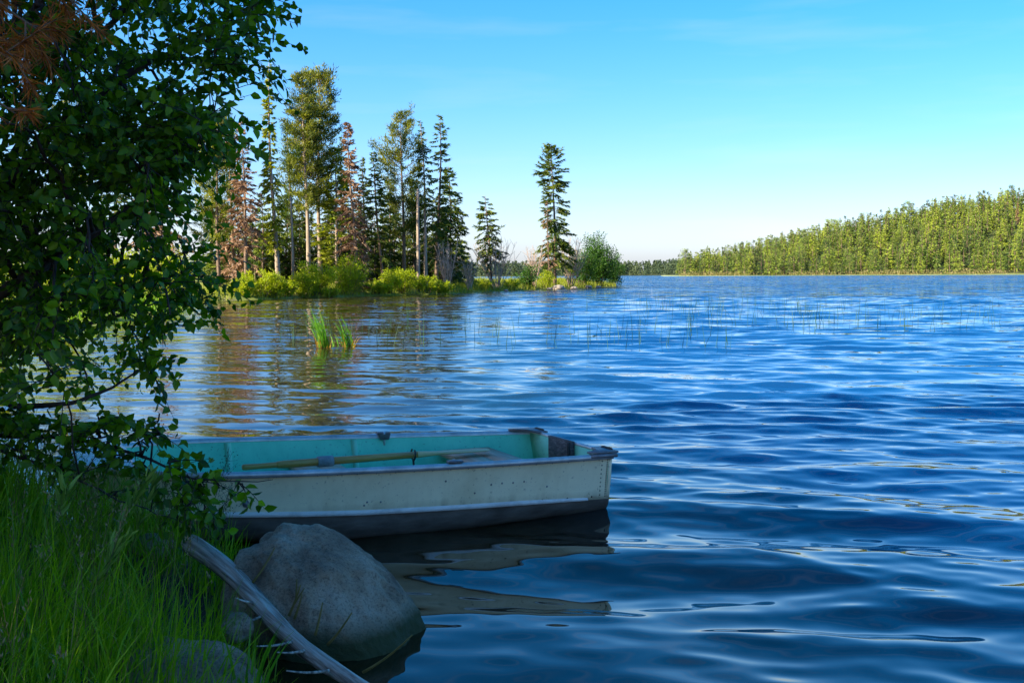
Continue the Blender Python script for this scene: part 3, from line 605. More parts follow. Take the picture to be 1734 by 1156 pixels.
PT = [  # px, base y, top y, distance, top px, label, kind name, crown, trunk, settings
 (372, 490, 216, 86, 362, 'yellow green pine half hidden behind the birch leaves', 'pine_tree', 'pine', 'bark', dict(kind='pine', R_=1.7, base=.30, nb=90, prof=ROUND, low=14)),
 (418, 492, 205, 84, 408, 'dead brown spruce right of the half hidden pine', 'dead_spruce', 'brown_needle', 'bark', dict(kind='spruce', R_=1.35, base=.06, nb=120, dens=.8, prof=SLIM, low=10)),
 (396, 488, 232, 88, 388, 'dull brown dying spruce just left of the taller dead brown spruce', 'dead_spruce', 'brown_needle', 'bark', dict(kind='spruce', R_=1.2, base=.10, nb=90, dens=.6, prof=SLIM, low=10)),
 (472, 482, 107, 84, 452, 'tallest, thin leaning spruce with a spindly top, left of the double pine', 'spruce_tree', 'spruce_gold', 'bark_pale', dict(kind='spruce', R_=.85, base=.20, nb=190, dens=.9, irr=.45, prof=([0, .25, .5, .75, 1], [.9, 1, .55, .38, .05]), low=8)),
 (446, 480, 330, 92, 444, 'small dark spruce standing between the brown spruces and the thin leaning one', 'spruce_tree', 'spruce', 'bark', dict(kind='spruce', R_=1.0, base=.2, nb=70, dens=.7, prof=SP, low=10)),
 (432, 480, 350, 95, 431, 'short dark spruce close behind the dead brown spruce', 'spruce_tree', 'spruce', 'bark', dict(kind='spruce', R_=.9, base=.25, nb=60, dens=.7, prof=SP, low=8)),
 (523, 478, 130, 90, 514, 'left pine of the tall round topped pair', 'pine_tree', 'pine', 'bark_pale', dict(kind='pine', R_=1.55, base=.36, nb=175, dens=1.0, prof=([0, .1, .4, .75, .93, 1], [.75, .9, 1, .75, .55, .25]), low=18)),
 (543, 478, 125, 92, 534, 'right pine of the tall round topped pair', 'pine_tree', 'pine', 'bark_pale', dict(kind='pine', R_=1.75, base=.38, nb=185, dens=.9, prof=([0, .1, .3, .6, .85, .96, 1], [.5, .8, 1, .8, .75, .6, .3]), low=18)),
 (497, 480, 205, 95, 489, 'dark pine behind the left side of the tall round topped pair', 'pine_tree', 'spruce', 'bark', dict(kind='pine', R_=1.3, base=.28, nb=100, dens=.7, prof=SLIM, low=16)),
 (571, 480, 250, 90, 567, 'golden green spruce with a bare pale lower trunk beside the tall pines', 'spruce_tree', 'spruce_gold', 'bark_pale', dict(kind='gold', R_=1.75, base=.16, nb=130, dens=.9, prof=([0, .1, .4, .7, 1], [.6, .9, 1, .6, .05]), low=10)),
 (581, 480, 228, 97, 577, 'dark spruce behind the golden green spruce', 'spruce_tree', 'spruce', 'bark', dict(kind='spruce', R_=1.5, base=.12, nb=120, dens=.8, prof=SP, low=8)),
 (606, 482, 205, 82, 588, 'tall dead rust brown spruce leaning left, needles hanging to the ground', 'dead_spruce', 'brown_needle', 'bark', dict(kind='spruce', R_=1.15, base=.03, nb=150, dens=.95, irr=.5, prof=([0, .15, .5, 1], [1, .95, .72, .12]))),
 (618, 478, 264, 93, 615, 'narrow dark spruce right behind the leaning rust brown one', 'spruce_tree', 'spruce', 'bark', dict(kind='spruce', R_=1.05, base=.10, nb=110, dens=.8, prof=SP, low=8)),
 (650, 478, 257, 90, 629, 'dark spruce with its pointed top tilted left, mid grove', 'spruce_tree', 'spruce', 'bark', dict(kind='spruce', R_=1.2, base=.22, nb=110, dens=.85, prof=([0, .2, .6, 1], [.8, 1, .75, .04]), low=12)),
 (661, 478, 296, 95, 658, 'short dark spruce left of the broad pine', 'spruce_tree', 'spruce', 'bark', dict(kind='spruce', R_=1.2, base=.18, nb=100, dens=.8, prof=SP, low=10)),
 (684, 478, 196, 90, 681, 'broad sunlit pine with upswept branches, mid grove', 'pine_tree', 'pine', 'bark', dict(kind='pine', R_=1.95, base=.24, nb=135, dens=.85, prof=([0, .1, .35, .7, .9, 1], [.55, .7, .85, 1, .6, .2]), low=14)),
 (702, 478, 300, 95, 699, 'dark pine pressed behind the right side of the broad pine', 'pine_tree', 'spruce', 'bark', dict(kind='pine', R_=1.2, base=.22, nb=90, dens=.7, prof=SLIM, low=12)),
 (722, 482, 203, 88, 714, 'thin dark spruce with reddish dead lower branches', 'spruce_tree', 'spruce', 'bark_pale', dict(kind='spruce', R_=.95, base=.34, nb=100, dens=.8, prof=SLIM, low=30)),
 (739, 482, 195, 91, 746, 'tall ragged spruce whose tip leans right', 'spruce_tree', 'spruce', 'bark', dict(kind='spruce', R_=1.25, base=.16, nb=130, dens=.85, irr=.5, prof=([0, .2, .55, .8, 1], [1, .95, .6, .5, .1]), low=10)),
 (764, 484, 282, 92, 760, 'dense tiered spruce at the right edge of the grove', 'spruce_tree', 'spruce', 'bark', dict(kind='spruce', R_=1.75, base=.14, nb=150, dens=.95, irr=.3, prof=([0, .1, .35, .7, 1], [.8, 1, .85, .5, .04]), low=10)),
 (748, 480, 330, 96, 746, 'shorter spruce tucked behind the tiered spruce', 'spruce_tree', 'spruce', 'bark', dict(kind='spruce', R_=1.3, base=.16, nb=100, dens=.8, prof=SP, low=8)),
 (635, 478, 350, 97, 634, 'low dark spruce in the shade of the mid grove', 'spruce_tree', 'spruce', 'bark', dict(kind='spruce', R_=1.1, base=.15, nb=80, dens=.8, prof=SP, low=8)),
 (556, 478, 330, 97, 555, 'dark young spruce between the bare trunks of the pine pair', 'spruce_tree', 'spruce', 'bark', dict(kind='spruce', R_=1.3, base=.14, nb=90, dens=.8, prof=SP, low=8)),
 (508, 480, 345, 97, 507, 'dark young spruce left of the bare trunks of the pine pair', 'spruce_tree', 'spruce', 'bark', dict(kind='spruce', R_=1.3, base=.14, nb=90, dens=.8, prof=SP, low=8)),
 (833, 490, 331, 100, 823, 'small leaning spruce standing alone over the bare shrub', 'spruce_tree', 'spruce', 'bark', dict(kind='spruce', R_=1.35, base=.28, nb=75, dens=1.15, irr=.35, prof=([0, .15, .5, .75, 1], [.75, 1, .85, .5, .06]), low=6)),
 (940, 486, 242, 112, 936, 'tall lone spruce with layered branches at the end of the point', 'spruce_tree', 'spruce', 'bark', dict(kind='spruce', R_=2.1, base=.14, nb=170, dens=1.25, irr=.33, prof=([0, .12, .3, .5, .62, .78, .9, 1], [.85, 1, .85, .62, .66, .80, .42, .03]), low=20)),
 (930, 486, 340, 110, 927, 'thin half dead spruce pressed against the tall lone spruce', 'dead_spruce', 'brown_needle', 'bark', dict(kind='spruce', R_=.9, base=.12, nb=50, dens=.3, irr=.5, prof=SLIM, low=20)),
]
for (px, pb, ptp, dist, pxt, lab, kn, cm, tm, kw) in PT:
    plant_tree(px, pb, ptp, dist, lab, kn, M[cm], M[tm], R0, pxtop=pxt, **kw)
for px, ptp, dist in [(366, 330, 98), (384, 360, 101), (404, 330, 99), (424, 372, 102), (447, 392, 100), (462, 365, 103), (483, 330, 99), (503, 372, 102), (526, 350, 100), (545, 380, 103), (566, 345, 99), (590, 372, 101), (611, 350, 103), (627, 390, 100), (645, 360, 102), (668, 340, 99), (690, 372, 102), (708, 350, 100), (728, 385, 102), (752, 372, 99), (773, 405, 101)]:
    plant_tree(px, 480, ptp, dist, 'dark spruce crowded in the back rows of the grove', 'spruce_tree', M['spruce'], M['bark'], R0, pxtop=px + R0.normal() * 3, group='dark spruces in the back rows of the grove',
               kind='spruce', R_=1.5 + .6 * R0.random(), base=.08, nb=95, dens=.8, prof=SP, low=10)
# snags: bare standing trunks
for px, pb, ptp, dist, pxt, r, lab in [(708, 488, 318, 85, 708, .15, 'pale bare broken trunk standing at the front of the grove'),
                                (497, 484, 330, 84, 492, .09, 'pale thin dead trunk above the left willows'),
                                (720, 486, 380, 86, 721, .07, 'slim reddish dead trunk right of the pale broken trunk')]:
    dist = shore_dist(px) + 2.2
    b = deep(px, pb, dist); zb = float(gz(b[0], b[1])); tpt = deep(pxt, ptp, dist)
    t = thing('snag_tree', lab, 'dead tree', (b[0], b[1], zb - .1), 0, 'dead trunks on the wooded point')
    Hh = tpt[2] - zb; P = trunk_path(Hh, (tpt[0] - b[0], 0), R0, wob=.004)
    n = 14; zz = Hh * (.25 + .7 * R0.random(n)); a = R0.random(n) * 6.28
    D = np.stack([np.cos(a), np.sin(a), -.2 * np.ones(n)], -1); O = tp_at(P, zz)
    mb = MB(); mb.add(*tube(P, np.linspace(r, r * .7, len(P)), 8))
    mb.add(*tubes(O[:, None] + D[:, None] * (.2 + .5 * R0.random(n))[:, None, None] * np.linspace(0, 1, 3)[None, :, None], np.tile([.02, .015, .008], (n, 1)), 3))
    mb.build('bare_trunk', M['bark_pale'], t, True)

# ---------------------------------------------------------------- leafy shrubs
def shrub(rng, Wd, Hh, nst=26, nleaf=4200, ls=.13, dp=None, lumps=9):
    """stems from one foot, leaves in clumps of very uneven size round their upper parts"""
    dp = dp or Wd * .8
    wood = MB(); a = rng.random(nst) * 6.283; r = np.sqrt(rng.random(nst))
    tip = np.stack([r * np.cos(a) * Wd * .46, r * np.sin(a) * dp * .46, Hh * (1.02 - .42 * r ** 2) * (.72 + .32 * rng.random(nst))], -1)
    t = np.linspace(0, 1, 7)
    foot = tip * np.array([.25, .25, 0]) 
    BP = foot[:, None] + (tip - foot)[:, None] * np.stack([t ** 1.2, t ** 1.2, t ** .85], -1)[None]
    wood.add(*tubes(BP, np.tile(np.linspace(.022, .006, 7), (nst, 1)), 3))
    cl = []; 
    for i in range(nst):
        for j in range(7):
            u = .10 + .90 * rng.random() ** .75; p = np.array([np.interp(u, t, BP[i, :, k]) for k in range(3)])
            cl.append(np.concatenate([p + rng.normal(size=3) * np.array([.16, .16, .10]) * Hh * .35, [(.12 + .22 * rng.random()) * Hh * .42]]))
    cl = np.array(cl); wts = cl[:, 3] ** 2; ci = rng.choice(len(cl), nleaf, p=wts / wts.sum())
    d = nrm(rng.normal(size=(nleaf, 3))) * (rng.random(nleaf) ** .45)[:, None]
    Pp = cl[ci, :3] + d * cl[ci, 3:4]; Pp[:, 2] = np.maximum(Pp[:, 2], .02)
    D = nrm(d + rng.normal(size=(nleaf, 3)) * .6 + np.array([0, 0, .5]))
    cr = MB(); V, Fs = sprays(Pp, D, ls * (.7 + .7 * rng.random(nleaf)), ls * (.35 + .3 * rng.random(nleaf)), rng)
    cv = np.clip(.5 + .2 * rng.normal(size=len(cl)), 0, 1)[ci]
    cr.add(V, Fs, np.repeat(np.clip(cv + .14 * rng.normal(size=nleaf), 0, 1), 4))
    return wood, cr
def plant_shrub(px, pyb, pyt, wpx, dist, label, m, rng, group, name='willow_bush', cat='bush', **kw):
    dist = shore_dist(px) + .25 + .36 * wpx / F * dist + max(0, 500 - pyb) * (.0 if px < 760 else .12)
    b = deep(px, pyb, dist); zb = float(gz(b[0], b[1])); Wd = wpx / F * dist; tpt = deep(px, pyt, dist)
    wood, cr = shrub(rng, Wd, tpt[2] - zb, **kw)
    t = thing(name, label, cat, (b[0], b[1], zb - .03), 0, group)
    wood.build('stems', M['bark'], t); cr.build('foliage', m, t)
    return t
G = 'willow bushes along the point'
for px, pyb, pyt, wpx, dist, lab, n in [
    (440, 503, 452, 95, 76, 'yellow green willow bush left of the three big ones, reaching out from the birch leaves', 5000),
    (412, 505, 470, 60, 74, 'low willow bush at the waterline, leftmost beside the birch leaves', 3000),
    (535, 500, 440, 92, 80, 'big rounded willow bush, left half of the large pair below the pines', 5600),
    (588, 499, 433, 90, 81, 'big rounded willow bush, right half of the large pair below the pines', 5600),
    (487, 503, 474, 50, 77, 'low willow bush filling the gap left of the large pair', 2400),
    (684, 496, 448, 78, 84, 'yellowish willow bush below the broad pine', 4600),
    (640, 499, 474, 60, 82, 'low brownish willow bush right of the large pair', 2400),
    (724, 496, 466, 56, 86, 'small willow bush right of the pale broken trunk', 2600),
    (512, 501, 458, 60, 80, 'rounded willow bush between the left bush and the large pair', 3400),
    (660, 498, 462, 60, 83, 'round willow bush between the large pair and the yellowish one', 3200),
    (748, 496, 474, 50, 88, 'low willow bush at the right end of the row by the grey leafless shrub', 2200),
    (462, 502, 464, 60, 79, 'willow bush tucked behind the left one below the thin leaning spruce', 3000),
    (560, 503, 486, 40, 78, 'small low willow bush at the water in front of the large pair', 1500)]:
    plant_shrub(px, pyb, pyt, wpx, dist, lab, M['willow'], R0, G, nleaf=n)
plant_shrub(1012, 487, 397, 78, 116, 'dark green leafy alder clump at the tip of the point', M['shrub_green'], R0, 'alders at the tip of the point', 'alder_bush', nleaf=12000, ls=.20, nst=48)
plant_shrub(1038, 485, 432, 42, 118, 'smaller rounded alder leaning out over the water at the tip', M['shrub_green'], R0, 'alders at the tip of the point', 'alder_bush', nleaf=4200, ls=.18)
plant_shrub(985, 488, 420, 64, 114, 'olive bushy shrub right of the tall lone spruce', M['shrub_green'], R0, 'alders at the tip of the point', 'alder_bush', nleaf=6500, ls=.16)
plant_shrub(893, 484, 446, 46, 108, 'low dark shrub left of the tall lone spruce', M['shrub_green'], R0, 'low shrubs near the tip of the point', 'low_shrub', nleaf=2400, ls=.16)
plant_shrub(924, 488, 458, 40, 109, 'yellow green shrub at the foot of the tall lone spruce', M['willow'], R0, 'low shrubs near the tip of the point', 'low_shrub', nleaf=1800)
plant_shrub(820, 488, 472, 34, 98, 'small yellow green shrub below the small leaning spruce', M['willow'], R0, 'low shrubs near the tip of the point', 'low_shrub', nleaf=1000)
plant_shrub(868, 489, 468, 40, 101, 'spreading olive shrub at the grassy edge right of the bare shrub', M['willow'], R0, 'low shrubs near the tip of the point', 'low_shrub', nleaf=1100)
def bare_shrub(px, pyb, pyt, wpx, dist, label, rng, n=30, name='bare_shrub', mt='twig_grey'):
    dist = shore_dist(px) + 3.0
    b = deep(px, pyb, dist); zb = float(gz(b[0], b[1])); Hh = deep(px, pyt, dist)[2] - zb; Wd = wpx / F * dist
    a = rng.random(n) * 6.283; r = np.sqrt(rng.random(n)); t = np.linspace(0, 1, 6)
    tip = np.stack([r * np.cos(a) * Wd * .5, r * np.sin(a) * Wd * .5, Hh * (.6 + .4 * rng.random(n))], -1); foot = tip * np.array([.12, .12, 0])
    BP = foot[:, None] + (tip - foot)[:, None] * np.stack([t ** 1.1, t ** 1.1, t], -1)[None] + rng.normal(size=(n, 6, 3)) * .05 * np.array([1, 1, 0]) * t[None, :, None]
    th = thing(name, label, 'bare shrub', (b[0], b[1], zb - .05), 0, 'bare leafless shrubs on the point')
    mb = MB(); mb.add(*tubes(BP, np.tile(np.linspace(.034, .012, 6), (n, 1)), 3))
    m = n * 7; bi = rng.integers(0, n, m); u = .3 + .65 * rng.random(m)
    S = np.stack([[np.interp(u[q], t, BP[bi[q], :, k]) for k in range(3)] for q in range(m)])
    D = nrm(rng.normal(size=(m, 3)) * .6 + np.array([0, 0, .8])) * (Hh * (.10 + .14 * rng.random(m)))[:, None]
    mb.add(*tubes(S[:, None] + D[:, None] * np.linspace(0, 1, 3)[None, :, None], np.tile([.016, .012, .008], (m, 1)), 3)); mb.build('stems', M[mt], th)
bare_shrub(842, 491, 398, 86, 99, 'pale leafless shrub fanning out beside the small leaning spruce', R0, 30)
bare_shrub(757, 488, 405, 44, 89, 'grey leafless shrub in front of the tiered spruce', R0, 22)
bare_shrub(966, 488, 400, 62, 115, 'grey leafless shrub between the tall lone spruce and the alders', R0, 40)
bare_shrub(905, 485, 412, 40, 112, 'thin leafless shrub left of the tall lone spruce', R0, 20)
bare_shrub(795, 486, 432, 36, 98, 'low leafless shrub on the grass right of the grove', R0, 18)

# the near part of the left shore, seen in pieces through the birch leaves
G2 = 'bushes on the left shore behind the birch'
for x, y, hh, wd, lab, mname in [(-12.6, 27, 2.2, 3.4, 'nearest sunlit bush on the left shore behind the birch', 'willow'), (-14.6, 37, 2.6, 4.2, 'sunlit bush on the left shore, second behind the birch', 'willow'),
                          (-16.0, 47, 2.6, 4.5, 'yellow green bush on the left shore, third behind the birch', 'willow'), (-17.5, 56, 2.8, 5, 'olive bush on the left shore where the point begins', 'willow'),
                          (-19.5, 66, 3.0, 5, 'bush at the root of the point, farthest behind the birch', 'willow')]:
    wood, cr = shrub(R0, wd, hh, nleaf=2600, ls=.14)
    t = thing('shore_bush', lab, 'bush', (x, y, float(gz(x, y))), 0, G2)
    wood.build('stems', M['bark'], t); cr.build('foliage', M[mname], t)
for x, y, hh, rr, lab, cm in [(-28, 92, 13, 2.0, 'brown dead spruce on the left shore seen through the birch leaves', 'brown_needle'), (-33, 96, 14, 2.0, 'dark spruce on the left shore seen through the birch leaves', 'spruce'),
                          (-26, 100, 14, 1.9, 'pine on the left shore just left of the half hidden yellow green pine', 'pine'), (-39, 100, 15, 2.2, 'pine far left on the shore behind the birch crown', 'pine'),
                          (-45, 98, 13, 2.2, 'dark spruce far left on the shore behind the birch crown', 'spruce')]:
    wood, cr = conifer(R0, hh, rr, .15, (.3, 0), 'pine' if cm == 'pine' else 'spruce', nb=110, dens=.8, prof=SP if cm != 'pine' else ROUND)
    t = thing('dead_spruce' if cm == 'brown_needle' else ('pine_tree' if cm == 'pine' else 'spruce_tree'), lab, 'tree', (x, y, float(gz(x, y)) - .1), 0, 'trees on the left shore')
    wood.build('trunk', M['bark'], t, True); cr.build('crown', M[cm], t)

# ---------------------------------------------------------------- grass and stones of the point
def scatter_land(rng, n, x0, x1, y0, y1, dmin, dmax):
    x = rng.uniform(x0, x1, n * 6); y = rng.uniform(y0, y1, n * 6); d = sdist(x, y)
    k = (d > dmin) & (d < dmax); x = x[k][:n]; y = y[k][:n]
    return np.stack([x, y, gz(x, y)], -1)
rg = np.random.default_rng(3)
B = scatter_land(rg, 15000, -20, 18, 60, 155, 0.0, 9)
a = rg.random(len(B)) * 6.283; D = np.stack([np.cos(a), np.sin(a), 0 * a], -1)
mb = MB(); V, Fs = ribbons(B, D, .25 + .45 * rg.random(len(B)), .05, rg.random(len(B)) * .9, rg, 2); mb.add(V, Fs, np.repeat(rg.random(len(B)), 6))
tag(mb.build('meadow_grass', foliage('meadow_blades', (0.13, 0.17, 0.012), (0.34, 0.36, 0.04), trans=.4)), kind='stuff')
B = scatter_land(rg, 3500, -18, -8, 14, 62, 0.0, 4)
a = rg.random(len(B)) * 6.283; D = np.stack([np.cos(a), np.sin(a), 0 * a], -1)
mb = MB(); V, Fs = ribbons(B, D, .3 + .4 * rg.random(len(B)), .03, rg.random(len(B)) * .9, rg, 2); mb.add(V, Fs, np.repeat(rg.random(len(B)), 6))
tag(mb.build('shore_grass', M['grass']), kind='stuff')
from mathutils import noise as mnoise
def rock(name, label, loc, size, rng, mt, rot=(0, 0, 0), sub=4, rough=.16, freq=1.6, group=None, smooth=True, pw=1.0, shear=0.0, pits=0.0, scar=None):
    import bmesh
    bm = bmesh.new(); bmesh.ops.create_icosphere(bm, subdivisions=sub, radius=1)
    off = Vector(rng.normal(size=3) * 10)
    for v in bm.verts:
        p = v.co.copy(); d = p.normalized()
        n = mnoise.fractal(d * freq + off, 1.0, 2.1, 5) * rough + mnoise.noise(d * freq * .6 + off * 2) * rough
        if pits: n += pits * (mnoise.noise(d * 4.3 + off) - .6 * abs(mnoise.noise(d * 7.5 - off)) + .45 * mnoise.noise(d * 15 + off))
        if scar:                             # a shell of stone has split off on one side
            q = d.dot(Vector(scar).normalized()) + .16 * mnoise.noise(d * 3 + off) - .62
            n -= .045 * max(0, min(1, q / .035))
        if pw != 1.0:
            e = (abs(d.x) ** pw + abs(d.y) ** pw + abs(d.z) ** pw) ** (-1 / pw); d = d * e
        v.co = Vector((d.x * size[0] + shear * d.z * size[2], d.y * size[1], d.z * size[2])) * (1 + n)
    V = np.array([v.co[:] for v in bm.verts]); Ff = np.array([[v.index for v in f.verts] for f in bm.faces]); bm.free()
    o = mk(name, V, [Ff], mt, smooth=smooth); o.location = tuple(loc); o.rotation_euler = rot
    return tag(o, label, 'rock', group)
def granite(name, dark, mid, light, moss=False):
    m, nt, b = mat(name)
    tcn = nt.nodes.new('ShaderNodeTexCoord'); g = nt.nodes.new('ShaderNodeNewGeometry')
    n1 = N_(nt, 'ShaderNodeTexNoise', Scale=4.5, Detail=8, Roughness=.6); nt.links.new(tcn.outputs['Object'], n1.inputs['Vector'])
    c = ramp(nt, n1.outputs['Fac'], [(.31, dark), (.42, tuple(.5 * a_ + .5 * b_ for a_, b_ in zip(dark, mid))), (.49, mid), (.62, light)])
    n2 = N_(nt, 'ShaderNodeTexNoise', Scale=95, Detail=3, Roughness=.8); nt.links.new(tcn.outputs['Object'], n2.inputs['Vector'])
    sp_ = ramp(nt, n2.outputs['Fac'], [(.36, (.40, .40, .42)), (.5, (1, 1, 1)), (.66, (1.0, 1.0, 1.0))])
    mu = nt.nodes.new('ShaderNodeMixRGB'); mu.blend_type = 'MULTIPLY'; mu.inputs[0].default_value = .85
    nt.links.new(c, mu.inputs[1]); nt.links.new(sp_, mu.inputs[2]); col = mu.outputs[0]
    n6 = ramp(nt, n2.outputs['Fac'], [(.64, (0, 0, 0)), (.70, (.7, .7, .7))])
    mw = nt.nodes.new('ShaderNodeMixRGB'); mw.inputs[2].default_value = (.42, .40, .37, 1); nt.links.new(n6, mw.inputs[0]); nt.links.new(col, mw.inputs[1]); col = mw.outputs[0]
    if moss:
        sx = nt.nodes.new('ShaderNodeSeparateXYZ'); nt.links.new(g.outputs['Position'], sx.inputs[0])
        n3 = N_(nt, 'ShaderNodeTexNoise', Scale=9, Detail=5); nt.links.new(tcn.outputs['Object'], n3.inputs['Vector'])
        ad = nt.nodes.new('ShaderNodeMath'); ad.operation = 'MULTIPLY_ADD'; ad.inputs[1].default_value = -.11; nt.links.new(n3.outputs['Fac'], ad.inputs[0]); nt.links.new(sx.outputs['Z'], ad.inputs[2])
        f = ramp(nt, ad.outputs[0], [(.0, (1, 1, 1)), (.04, (.6, .6, .6)), (.09, (0, 0, 0))])
        mm = nt.nodes.new('ShaderNodeMixRGB'); mm.inputs[2].default_value = (.06, .075, .02, 1); nt.links.new(f, mm.inputs[0]); nt.links.new(col, mm.inputs[1]); col = mm.outputs[0]
    nt.links.new(col, b.inputs['Base Color']); b.inputs['Roughness'].default_value = .85
    n4 = N_(nt, 'ShaderNodeTexNoise', Scale=26, Detail=9, Roughness=.75); nt.links.new(tcn.outputs['Object'], n4.inputs['Vector'])
    bp = N_(nt, 'ShaderNodeBump', Strength=1.0, Distance=.045); nt.links.new(n4.outputs['Fac'], bp.inputs['Height']); nt.links.new(bp.outputs[0], b.inputs['Normal'])
    return m
M['boulder'] = granite('boulder_granite', (.20, .125, .075), (.45, .325, .205), (.56, .45, .315), True)
M['bank_rock'] = granite('bank_rock_granite', (.15, .10, .065), (.35, .255, .165), (.50, .41, .30))
M['shore_stone'] = granite('shore_stone', (.16, .13, .10), (.30, .25, .20), (.42, .36, .30))
for px, py, wz, lab in [(945, 489, .70, 'largest pale stone at the waterline under the tall lone spruce'), (972, 488.5, .32, 'pale stone just right of the largest shoreline stone'),
                        (997, 487, .4, 'grey stone at the waterline under the alders'), (930, 490, .28, 'small stone left of the largest shoreline stone'), (1014, 487, .32, 'small stone at the waterline farthest toward the tip'),
                        (857, 493, .2, 'small stone at the grassy waterline below the bare shrub')]:
    p = at(px, py, .05)
    rock('shore_stone', lab, (p[0], p[1] + .3, .10), (wz, wz * .8, wz * .55), rg, M['shore_stone'], sub=3, group='stones at the waterline of the point')

# ---------------------------------------------------------------- wooded hill across the lake
def hz(px): return HY - (px - CX) * math.tan(ROLL)
def hill_shore(px): return np.interp(px, [200, 1100, 1165, 1734, 2400], [1500, 1250, 1000, 850, 760])
def hill_crest(px): return np.interp(px, [1100, 1160, 1200, 1250, 1350, 1450, 1600, 1734, 2000, 2400], [0, 1, 7, 15, 27, 39, 54, 66, 92, 120])
def hill_z(px, t):
    u = np.clip(t / 260, 0, 1); s_ = u * u * (3 - 2 * u)
    x = (px - CX) / F * (hill_shore(px) + t); y = hill_shore(px) + t
    return .6 * np.clip(t / 4, -1, 1) + hill_crest(px) * s_ + np.clip(t / 80, 0, 1) * (2.5 * np.sin(x * .021) + 2 * np.sin(y * .027 + x * .013))
def hill_xy(px, t): d = hill_shore(px) + t; return (px - CX) / F * d, d
px_ = np.linspace(1120, 2500, 150); tt = np.concatenate([[-4, 0, 2, 5, 9, 15], np.linspace(24, 620, 46)])
PX, T = np.meshgrid(px_, tt); X, Y = hill_xy(PX, T); Z = hill_z(PX, T)
M['hill_ground'] = noisy('hill_ground', [(.35, (.02, .03, .008)), (.58, (.05, .065, .015)), (.8, (.16, .15, .05))], .02, bump=.4, bscale=.3, rough=.95)
o = mk('wooded_hill', *sheet(np.stack([X, Y, Z], -1)), M['hill_ground'], smooth=True); tag(o, kind='structure')
PXb, Tb = np.meshgrid(px_, np.array([-1.0, 0, 1.2, 2.4])); Xb, Yb = hill_xy(PXb, Tb)
o = mk('beach', *sheet(np.stack([Xb, Yb, hill_z(PXb, Tb) + .12 + 0 * Tb], -1)), noisy('pale_sand', [(.4, (.16, .20, .04)), (.6, (.24, .27, .09)), (.75, (.34, .33, .18))], .03, rough=.95), smooth=True); tag(o, kind='structure')
rh = np.random.default_rng(77)
def merged(wood, cr, k):
    mb = MB(); V, Fs, va, mi = wood.data(); mb.add(V * k, Fs, va, 0); V, Fs, va, mi = cr.data(); mb.add(V * k, Fs, va, 1); return mb
HP = []
for kind, cm, prof, base in [('gold', 'hill_pine', ([0, .12, .5, .8, 1], [.9, 1, .66, .3, .03]), .08), ('gold', 'hill_lime', ([0, .18, .55, .85, 1], [.85, 1, .66, .26, .03]), .05),
                             ('gold', 'hill_lime', ([0, .12, .5, 1], [.95, 1, .58, .03]), .05), ('spruce', 'hill_dark', ([0, .12, .5, 1], [.95, 1, .58, .03]), .06), ('pine', 'hill_pine', ([0, .3, .6, .9, 1], [.5, .9, 1, .5, .1]), .22),
                             ('spruce', 'hill_pine', ([0, .1, .5, 1], [1, .95, .56, .03]), .04), ('spruce', 'brown_needle', ([0, .2, .6, 1], [.8, 1, .6, .06]), .08)]:
    wd, cr = conifer(rh, 5.0, (.82, .92, .80, .68, .78, .72, .55)[len(HP)], base, (.06, 0), kind, nb=74, dens=.30 if kind == 'pine' else .60, prof=prof, irr=.3)
    HP.append((merged(wd, cr, 3.2), cm))
HMESH = []
for mb, cm in HP:
    o = mb.build('hillside_pine', [M['bark'], M[cm]]); HMESH.append(o.data); bpy.data.objects.remove(o)
pos = []
tries = 0
while len(pos) < 900 and tries < 40000:
    tries += 1
    p = rh.uniform(1150, 1800); t = 6 + 300 * rh.random() ** 1.25
    if t > 70 and p < 1200 and rh.random() < .6: continue
    x, y = hill_xy(p, t)
    if all((x - q[0]) ** 2 + (y - q[1]) ** 2 > 31 for q in pos): pos.append((float(x), float(y), float(hill_z(p, t)), float(t), float(p)))
pos.sort(key=lambda q: q[3] + 0.0 * q[4])
KL = {0: ('mid green conifer on the sunlit hillside across the lake', 'mid green conifers on the hillside across the lake'), 1: ('broad yellow green conifer on the hillside across the lake', 'broad yellow green conifers on the hillside across the lake'),
      2: ('narrow light green conifer on the hillside across the lake', 'narrow light green conifers on the hillside across the lake'), 3: ('dark green spruce on the hillside across the lake', 'dark spruces on the hillside across the lake'),
      4: ('high crowned green pine on the hillside across the lake', 'high crowned pines on the hillside across the lake'), 5: ('green pointed spruce on the hillside across the lake', 'green pointed spruces on the hillside across the lake'),
      6: ('dead rust brown conifer on the hillside across the lake', 'dead brown conifers on the hillside across the lake')}
HN = ['hillside_conifer', 'hillside_conifer', 'hillside_conifer', 'hillside_spruce', 'hillside_pine', 'hillside_spruce', 'dead_conifer']
def hkind(): return int(rh.choice(7, p=[.19, .20, .19, .19, .06, .165, .005]))
rest = MB(); seen = 0; MATS = [M['bark'], M['hill_pine'], M['hill_lime'], M['hill_dark'], M['brown_needle']]
